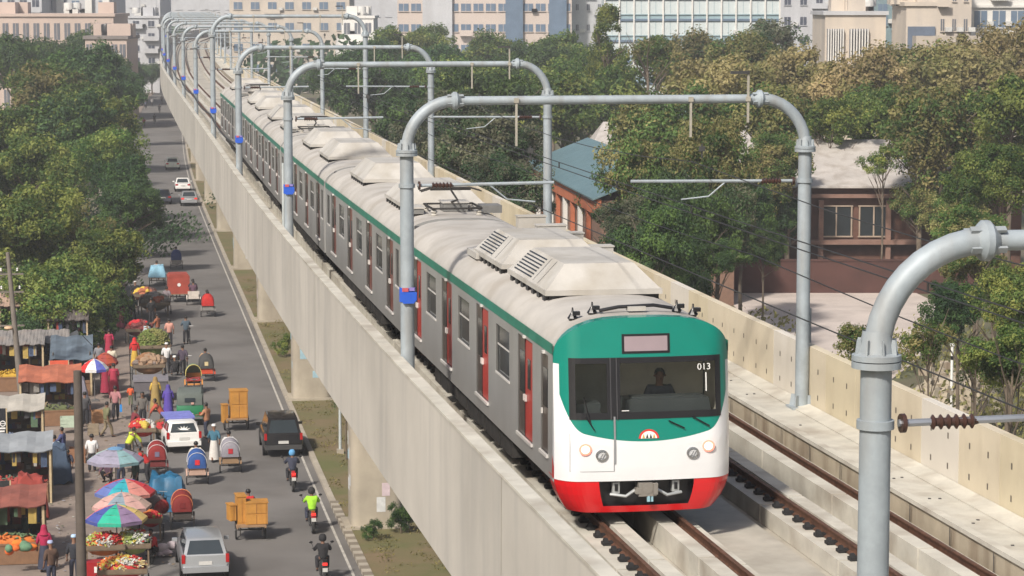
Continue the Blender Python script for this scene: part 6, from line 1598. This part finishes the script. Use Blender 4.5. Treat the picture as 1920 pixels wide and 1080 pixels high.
# small foreground hand bundles
bundle('cloth_bundle', at(262,985,.05)+Vector((.3,0,.5)), HD, 1.2, 1.2, 1.0, [(.09,.07,.07),(.3,.03,.03),(.12,.10,.10)], 'dark brown and red bundle right of the brightest umbrella', 'bundle', 3)
bundle('cloth_bundle', at(318,1040,.05), HD, .9, .7, .55, [(.38,.33,.35),(.30,.25,.28)], 'pale lilac cloth bundle on the ground left of the station wagon', 'bundle', 5, 10)
# ---------------- shanty shops on the left
tin = mat('tin_roof', (.27,.25,.23), .6, .2, var=.2, scale=.8, stain=((.20,.12,.07), .8, .8, .5)); tarpb = mat('tarp_slate', (.10,.13,.16), .6, var=.25, scale=1.2); rusty = mat('tin_rust', (.34,.11,.06), .7, var=.25, scale=1.5)
bamboo = mat('bamboo', (.45,.36,.22), .7, var=.15, scale=3)
def lean_to(px, py, w, d, h0, h1, roofm, label, wallm, rz=HD, corr=True, goods=None, awn=None, z=.05, name='market_shed'):
    """shed: front (towards us) eave h0, back h1, posts, side walls, corrugated roof"""
    p = at(px, py, z); root = empty(name, p, rz, label, 'shed', 'sheds on the left')
    M = MB(); n = int(w/.18) if corr else 4; vs = []
    for i in range(n*2+1):
        x = -w/2+w*i/(n*2); dz = .02*(i % 2) if corr else .05*math.sin(i*1.7)
        for j in range(5):
            f = j/4; vs.append((x, d*f-.15, h0+(h1-h0)*f+dz+.03*math.sin(i*.9+j*2.)))
    m_ = 5; M.add(vs, [(i*m_+j, (i+1)*m_+j, (i+1)*m_+j+1, i*m_+j+1) for i in range(n*2) for j in range(4)], 0)
    k = len(M.v); M.v += [(x, y, z_-.03) for x, y, z_ in M.v[:k]]; M.f += [tuple(k+i for i in reversed(f)) for f in M.f[:]]; M.m += [0]*(len(M.f)-len(M.m))
    M.build('roof', roofm, root, smooth=0, fix=False)
    for sg in (-1, 1):
        for y_, hh in ((.05, h0-.05), (d-.3, h1-.1)):
            M = MB(); M.box(sg*(w/2-.1), y_, hh/2, .09, .09, hh); M.build('post', bamboo, root, smooth=0)
        M = MB(); M.box(sg*(w/2-.16), d*.5, (h0+h1)*.25-.05, .04, d*.8, (h0+h1)*.5-.15); M.build('side_wall', wallm, root, smooth=0)
    M = MB(); M.box(0, d-.25, h1*.48, w-.3, .05, h1*.94); M.build('back_wall', wallm, root, smooth=0)
    M = MB(); M.box(0, .35, .75, w*.86, .7, .06); M.box(0, .05, .38, w*.86, .05, .72); M.build('counter', cloth('counterwood',(.20,.11,.06)), root, smooth=0)
    rr = random.Random(int(px*3+py)); k = 0
    pal = [(.28,.05,.04),(.32,.23,.06),(.06,.09,.16),(.26,.25,.23),(.07,.12,.07),(.2,.09,.05),(.10,.07,.12),(.04,.04,.045)]
    ms = [cloth('hang_%d' % i, c) for i, c in enumerate(pal)]
    M = MB()
    for _ in range(int(w*9)):
        x = rr.uniform(-.44,.44)*w; l = rr.uniform(.25,.7); y_ = rr.choice([.1,.5,1.0,1.5]); M.box(x, y_, h0-.12-l/2, rr.uniform(.12,.34), .06, l, rr.randrange(8), rz=rr.uniform(-.5,.5))
    M.build('hanging_goods', ms, root, smooth=0)['kind'] = 'stuff'
    M = MB()
    for r_ in range(3):
        for _ in range(int(w*5)):
            s_ = rr.uniform(.12,.3); M.box(rr.uniform(-.44,.44)*w, d-.5, .6+r_*.5+s_/2, s_, .2, s_, rr.randrange(8))
    M.build('shelf_goods', ms, root, smooth=0)['kind'] = 'stuff'
    if goods: heap(p+FW*.4+Vector((0,0,.79)), rz, w*.8, .6, .28, goods, 'goods on the counter of the %s' % label, int(px+py)+60, unit=.11, n=70, long=1.6)
    return root
dkw = mat('shed_wall_dark', (.13,.10,.08), .9, var=.3, scale=2)
lean_to(20,735,3.6,3.0,2.5,2.9,tin,'big weathered tin roofed shed beside the concrete pole',dkw,goods=[(.45,.28,.03),(.55,.35,.05)])
lean_to(92,722,2.2,2.4,2.3,2.7,tin,'tin roofed shed with an orange banner right of the pole',dkw)
lean_to(135,745,2.2,3.4,2.0,2.8,tarpb,'shed under a slate blue tarpaulin with a rounded edge',dkw,corr=False)
lean_to(95,800,3.0,2.0,2.2,2.75,rusty,'shed with a rust red tin awning edged in pale blue',dkw,corr=False,goods=[(.1,.12,.05),(.2,.16,.1),(.05,.05,.05)])
lean_to(30,860,2.6,2.2,2.2,2.6,mat('canvas_pale',(.36,.34,.30),.85,var=.12),'shed with a pale canvas roof behind the orange sign',dkw,corr=False,goods=[(.12,.16,.25),(.3,.3,.28)])
lean_to(35,945,2.8,2.4,2.2,2.6,mat('canvas_grey2',(.24,.26,.28),.8,var=.12),'shed with a grey sheet roof and red crates in front',dkw,corr=False,goods=[(.30,.05,.04),(.1,.14,.10)])
lean_to(20,1060,2.6,2.6,2.2,2.5,mat('roof_brownred',(.22,.07,.05),.8,var=.2),'shed with a brown red roof in the bottom left corner',dkw,corr=False,goods=[OR,(.1,.16,.08)])
lean_to(60,655,3.8,3.2,2.6,3.2,mat('tin_pink',(.36,.25,.19),.7,var=.2,scale=1),'hindmost shed with a pinkish roof against the trees',dkw)
lean_to(128,668,2.4,3.0,2.1,3.0,mat('thatch_grey',(.10,.085,.08),.9,var=.3,scale=4),'small dark hut with a pointed grey roof against the trees',dkw)
def banner(px, py, w, h, z0, cols, label, face=HD, txt=None, name='sign_board', z=.06, post=True, tc=None, cat='sign'):
    p = at(px, py, z); root = empty(name, p, face, label, cat)
    M = MB(); k = len(cols)
    for i, c in enumerate(cols): M.box(0, 0, z0+h*(1-(i+.5)/k), w, .05, h/k-.004, i)
    M.build('board', [cloth('bn_%d' % int(c[0]*999+c[1]*99999), c) for c in cols], root, smooth=0)
    if post:
        for sg in (-1, 1): M = MB(); M.box(sg*(w/2+.03), .0, (z0+h)/2, .05, .06, z0+h); M.build('post', bamboo, root, smooth=0)
    if txt:
        c = bpy.data.curves.new('t', 'FONT'); c.body = txt; c.size = h*.30; c.extrude = .004; c.align_x = 'CENTER'; c.align_y = 'CENTER'
        to = bpy.data.objects.new('tmp', c); col.objects.link(to); me = bpy.data.meshes.new_from_object(to.evaluated_get(bpy.context.evaluated_depsgraph_get())); bpy.data.objects.remove(to)
        o = bpy.data.objects.new('lettering', me); col.objects.link(o); o.parent = root; me.materials.clear(); me.materials.append(tc or white_p); o.location = (0, -.035, z0+h/2); o.rotation_euler = (math.pi/2, 0, 0)
    return root
banner(66,895,.80,.62,1.0,[(.30,.34,.38),(.50,.02,.02),(.60,.16,.03)],'orange and red sign board in front of the pale canvas shed')
banner(-2,905,.7,2.3,.9,[(.012,.014,.02)],'tall black sign board with white marks at the left frame edge')
p = at(-2,905,.06)
M = MB()
for z_, w_ in ((2.35,.30),(2.22,.22),(1.4,.3),(1.2,.34)): M.box(.18,-.04,z_,w_,.02,.07)
M.lathe([(.09,0),(.13,0)], 14, 0, 'Y', (.22,-.045,2.55)); M.box(.22,-.04,2.55,.24,.02,.03)
rb = [o for o in col.objects if o.get('label','').startswith('tall black sign')][0]
M.build('sign_marks', white_p, rb, smooth=0)
banner(5,1002,.6,1.2,.9,[(.02,.02,.022)],'small black sign board lower at the left frame edge')
banner(112,755,.01+.9,.28,1.9,[(.60,.10,.05)],'small orange banner between the pole and the slate tarpaulin')
# crates and tubs among the stalls
def crate(px, py, w, d, h, c, label, z=.06, rz=HD, lift=0., name='crate'):
    p = at(px, py, z)+Vector((0,0,lift)); root = empty(name, p, rz, label, 'crate', 'crates and boxes at the stalls'); m = cloth('cr_%d' % int(c[0]*900+c[1]*99000), c)
    M = MB(); M.box(0,0,.02,w,d,.04); M.build('base', m, root, smooth=0)
    for sg in (-1, 1):
        M = MB()
        for k in range(3): M.box(sg*w/2,0,h*(k+.5)/3,.03,d+.03,h/3-.02)
        M.build('side', m, root, smooth=0); M = MB()
        for k in range(3): M.box(0,sg*d/2,h*(k+.5)/3,w,.03,h/3-.02)
        M.build('end', m, root, smooth=0)
crate(40,905,.85,.6,.5,(.38,.05,.06),'red crate topmost beside the black robed person',lift=.55)
crate(42,912,.80,.6,.5,(.18,.18,.08),'olive crate beneath the red one')
crate(145,868,.7,.6,.7,(.26,.13,.07),'brown carton beside the person in dark blue')
crate(188,792,.8,.6,.6,(.36,.19,.09),'tan carton below the wine red clothes',z=.1)
crate(22,1010,.7,.7,1.3,(.26,.07,.05),'tall reddish box under the small black sign')
crate(66,1012,.6,.5,.6,(.50,.50,.45),'white box below the parked red rickshaw')
crate(62,1035,.7,.6,.5,(.05,.14,.06),'dark green crate below the white box')
crate(130,812,.8,.5,.5,(.40,.48,.38),'pale green tray beside the slate tarpaulin',lift=.3)
bundle('cloth_bundle', at(28,1075,.06)+Vector((.2,0,.8)), HD, .9, .6, .5, [(.65,.17,.02),(.6,.12,.02),(.10,.2,.12)], 'orange fruit bags hanging in the bottom left shed', 'bundle', 8)
# poles
def pole(px, py, z, h, r0, r1, m, label, name='utility_pole', lean=0., top=None):
    p = at(px, py, z); root = empty(name, p, HD, label, 'utility pole', 'street poles'); M = MB(); M.tube([(0,0,0),(lean*.5,0,h*.5),(lean,0,h)], [r0,(r0+r1)/2,r1], 12); M.build('shaft', m, root)
    return root, p
polem = mat('pole_concrete', (.16,.14,.12), .9, var=.15, scale=1.5, bump=.2); poled = mat('pole_dark', (.085,.07,.058), .85, var=.2, scale=1.2, bump=.2)
pole(154,1130,.06,8.0,.18,.14,poled,'thick dark pole rising beside the umbrellas')
r_, p = pole(42,765,.06,7.9,.17,.10,polem,'grey concrete pole with lamps and wires at the left','utility_pole',-.55)
for z_, y_ in ((5.9,0),(6.8,0),(4.2,0)):
    M = MB(); M.box(-.45,0,z_,1.3,.08,.08); M.build('crossarm', polem, r_)
for x_, z_ in ((-.9,6.95),(-.5,6.95),(-.1,6.95),(-.9,6.05),(0.0,6.05)):
    M = MB(); M.lathe([(.01,0),(.05,.02),(.03,.06),(.05,.1),(.03,.16),(.01,.17)], 8, 0, c=(x_,0,z_)); M.build('insulator', white_p, r_)
M = MB(); M.ell((-.6,-.1,4.1), .22, .3, .10, 12, 6); M.build('lamp_head', mat('lamp_peach', (.55,.38,.24), .5), r_); M = MB(); M.box(.1,-.12,1.9,.35,.2,.4); M.build('meter_box', mat('box_green', (.16,.24,.20), .6), r_)
M = MB(); M.tube([Vector(at(42,765))+Vector((-.5,0,6.9)), at(110,745)+Vector((.2,0,4.4)), at(160,740)+Vector((.4,0,2.6))], .02, 5); tag(M.build('stay_wire', wire), 'slanting stay wire running from the concrete pole down to the right', 'wire')
M = MB(); q0 = at(42,765)+Vector((-.6,0,6.9)); M.tube([q0, q0+Vector((-9,-4,-.6))], .018, 5); M.tube([q0+Vector((0,0,-.9)), q0+Vector((-9,-4,-1.5))], .018, 5); tag(M.build('power_line', wire), 'pair of power lines leaving the concrete pole to the left', 'wire')
# slim lamp post and young tree under the viaduct
p = G(638,850,.14); root = empty('lamp_post', p, HD, 'slim pale lamp post on the verge beneath the viaduct', 'lamp post')
M = MB(); M.tube([(0,0,0),(0,0,4.6)], [.07,.05], 10); M.build('shaft', mat('post_pale', (.42,.46,.46), .5), root); M = MB(); M.box(0,0,.1,.3,.3,.2); M.build('base', conc_pier, root); M = MB(); M.tube([(0,0,4.5),(-.2,0,4.8),(-.7,0,4.9)], .035, 8); M.ell((-.85,0,4.88), .22, .09, .06, 10, 6); M.build('lamp_arm', rimm, root)
def sapling(px, py, h, r, tone, label):
    p = G(px, py, .14); root = empty('young_tree', p, px*1.3, label, 'tree', 'small plants on the verge')
    c = bpy.data.objects.new('crown', CRS[0]); col.objects.link(c); c.parent = root; c.location = (0,0,h); c.scale = (r,r,r*1.2)
    for q in (0,1): c.material_slots[q].link = 'OBJECT'; c.material_slots[q].material = LF[TONE[tone][q]]
    t = bpy.data.objects.new('trunk', TRK[0]); col.objects.link(t); t.parent = root; t.location = (0,0,h); t.scale = (r,r,h/2.6)
sapling(650,862,2.6,.8,'dark','slender dark young tree beside the lamp post under the viaduct'); sapling(752,1000,.55,.7,'dark','low dark bush at the foot of the nearest pier')
sapling(536,668,.6,.8,'green','low green bush beside the second nearest pier'); sapling(700,1012,.35,.5,'dark','tiny weed tuft at the left foot of the nearest pier')
# tall grey-white pole behind the second portal column, drain pole on the viaduct
x_, y_, _ = V(SP1+33, -4.25); M = MB(); M.tube([(x_,y_,RAIL-.2),(x_,y_,RAIL+3.4)], .05, 10); M.lathe([(.001,0),(.16,0),(.16,.05),(.07,.08)], 12, 0, c=(x_,y_,RAIL-.2))
tag(M.build('slender_post', mat('post_pale', (.42,.46,.46), .5)), 'thin pale post on the walkway just behind the second portal column', 'post')
x_, y_, _ = V(SP1+.4, 4.4); M = MB(); M.tube([(x_+.2,y_+.2,RAIL),(x_+.2,y_+.2,RAIL+2.2)], .03, 8); tag(M.build('drain_pipe', steel_blue), 'thin pipe beside the near right portal column', 'pipe')

# ---------------- more of the crowd and clutter
ped(292,770,'woman in a mustard robe between the covered cart and the green taxi','stand',('mustard',(.50,.33,.05)),head='scarf',hcol=('mustard_scarf',(.28,.18,.06)),dress=('mustard_robe',(.30,.21,.07)),z=.05)
ped(268,800,'man in a grey shirt behind the cart with white sacks','stand',('grey_shirt',(.12,.11,.10)),('black',(.02,.02,.025)),z=.1,face=HD+3)
ped(305,808,'man in a brick red shirt beside the red tub','bend',('brickshirt',(.36,.07,.04)),('black',(.02,.02,.025)),face=HD+1.5)
ped(200,820,'man with a load on his head crossing the footpath','walk',('olive_shirt',(.14,.14,.07)),('khaki',(.2,.16,.1)),z=.1,face=HD-1)
ped(205,905,'seller sitting in the shade of the pale umbrella','squat',('plum',(.10,.05,.08)),('black',(.02,.02,.025)),z=.06,face=HD+2.6)
ped(228,915,'buyer in a beige shirt bending under the pale umbrella','bend',('beige',(.42,.34,.24)),('navy',(.03,.035,.06)),z=.06,face=HD+.4)
ped(255,930,'seller in dark green right of the pale umbrella','stand',('dgreen',(.03,.06,.05)),('black',(.02,.02,.025)),z=.06,face=HD+2)
ped(290,1045,'seller in a red shawl behind the pale cloth bundle','squat',('red',(.45,.02,.02)),('black',(.02,.02,.025)),z=.06,face=HD+2.2)
ped(186,700,'person in a checked grey top by the rust red umbrella','stand',('grey_check',(.2,.2,.22)),('black',(.02,.02,.025)),z=.1)
ped(205,672,'person in a crimson sari past the clothes racks','walk',('crimson',(.32,.01,.06)),('black',(.02,.02,.025)),z=.1,dress=('crimson_sari',(.30,.02,.05)))
ped(228,560,'person in grey under the overhanging tree','stand',('grey_check',(.2,.2,.22)),('black',(.02,.02,.025)),z=.1)
ped(284,608,'vendor in black by the grey bundles','stand',('black_coat',(.012,.012,.014)),('black',(.02,.02,.025)),z=.1)
ped(296,640,'porter in a rust shirt beside the grey bundles','carry',('rust_shirt',(.30,.10,.05)),('navy',(.03,.035,.06)),face=HD+1)
ped(160,800,'person in a charcoal top left of the tan carton','stand',('charcoal',(.05,.05,.055)),('black',(.02,.02,.025)),z=.1)
ped(50,1040,'seller in a dark green shirt beside the stacked crates','stand',('dgreen',(.03,.06,.05)),('black',(.02,.02,.025)),z=.06,face=HD-1.2)
ped(128,905,'boy in a navy shirt walking past the brown carton','walk',('navy_jacket',(.03,.035,.06)),('black',(.02,.02,.025)),z=.06,sc=.85)
rick(275,975,'empty rickshaw with a folded black hood behind the blue tarpaulin',('hood_black',(.05,.05,.05)),None,hood=False,panelc=('maroon',(.14,.02,.02)),group=G1,face=HD-.5)
crate(210,860,.6,.5,.4,(.30,.22,.12),'open wooden crate on the footpath behind the white shirt',z=.06)
crate(232,850,.55,.5,.4,(.06,.10,.20),'navy crate beside the open wooden one',z=.06)
crate(300,930,.6,.5,.45,(.3,.04,.03),'red crate at the wheel of the blue tarpaulin cart')
crate(175,815,.5,.5,.5,(.25,.2,.14),'small carton beside the tan one',z=.1)
tarp('tarpaulin', at(118,700,.05)+Vector((0,0,0)), HD, 2.6, 2.4, 2.15, cloth('tarp_charcoal', (.06,.065,.07)), 'charcoal tarpaulin hanging between the slate shed and the small umbrella', 3, .5)
tarp('tarpaulin', at(100,905,.05), HD+.1, 1.6, 1.3, 1.5, cloth('tarp_navy', (.05,.08,.13)), 'navy tarpaulin over goods below the orange sign board', 5, .5)
tarp('tarpaulin', at(60,985,.05)+Vector((-.3,1.4,0)), HD, 1.4, 1.2, 1.7, cloth('tarp_red', (.26,.04,.03)), 'dull red cloth over a stack behind the parked red rickshaw', 9, .4)
tarp('tarpaulin', at(140,770,.05), HD, 1.5, 1.3, 1.6, cloth('tarp_lilac', (.22,.21,.26)), 'pale lilac sheet sagging beside the rust red awning', 6, .5)
M = MB(); rr = random.Random(21)
for _ in range(420):
    q = at(rr.uniform(90,330), rr.uniform(600,1080), .0)
    zz = .125 if True else 0; s = rr.uniform(.03,.09); M.box(q.x, q.y, .115+.01, s*1.5, s, .012, rr.randrange(4), rz=rr.uniform(0,3), rx=rr.uniform(-.15,.15))
tag(M.build('litter', [cloth('lit0',(.4,.4,.36)), cloth('lit1',(.2,.14,.08)), cloth('lit2',(.08,.1,.05)), cloth('lit3',(.25,.25,.28))], smooth=0), 'scraps of litter scattered over the market ground', 'litter', kind='stuff')

q = Vector(V(SF+1.15, TL+.47, RAIL+.80)); person((q.x, q.y, q.z), -thf(SF)+math.pi, 'driver in a dark uniform behind the cab windscreen of the train', 'sit', ('uniform',(.05,.06,.08)), ('black',(.02,.02,.025)))
# ------------------------------------------------------------------ haze
M = MB(); M.box(0, 2000, 60, 5400, 4300, 122)
hz = M.build('haze', [], smooth=0) if False else None
me = bpy.data.meshes.new('haze'); me.from_pydata(M.v, [], M.f); o = bpy.data.objects.new('haze', me); col.objects.link(o)
hm = bpy.data.materials.new('haze'); hm.use_nodes = True; t = hm.node_tree; t.nodes.clear()
vo = t.nodes.new('ShaderNodeVolumePrincipled'); vo.inputs['Density'].default_value = .0004; vo.inputs['Color'].default_value = (.93,.95,1,1); vo.inputs['Anisotropy'].default_value = 0.0
mo = t.nodes.new('ShaderNodeOutputMaterial'); t.links.new(vo.outputs[0], mo.inputs['Volume']); me.materials.append(hm)
tag(o, 'thin pale haze over the street and distant buildings', 'haze', kind='stuff')
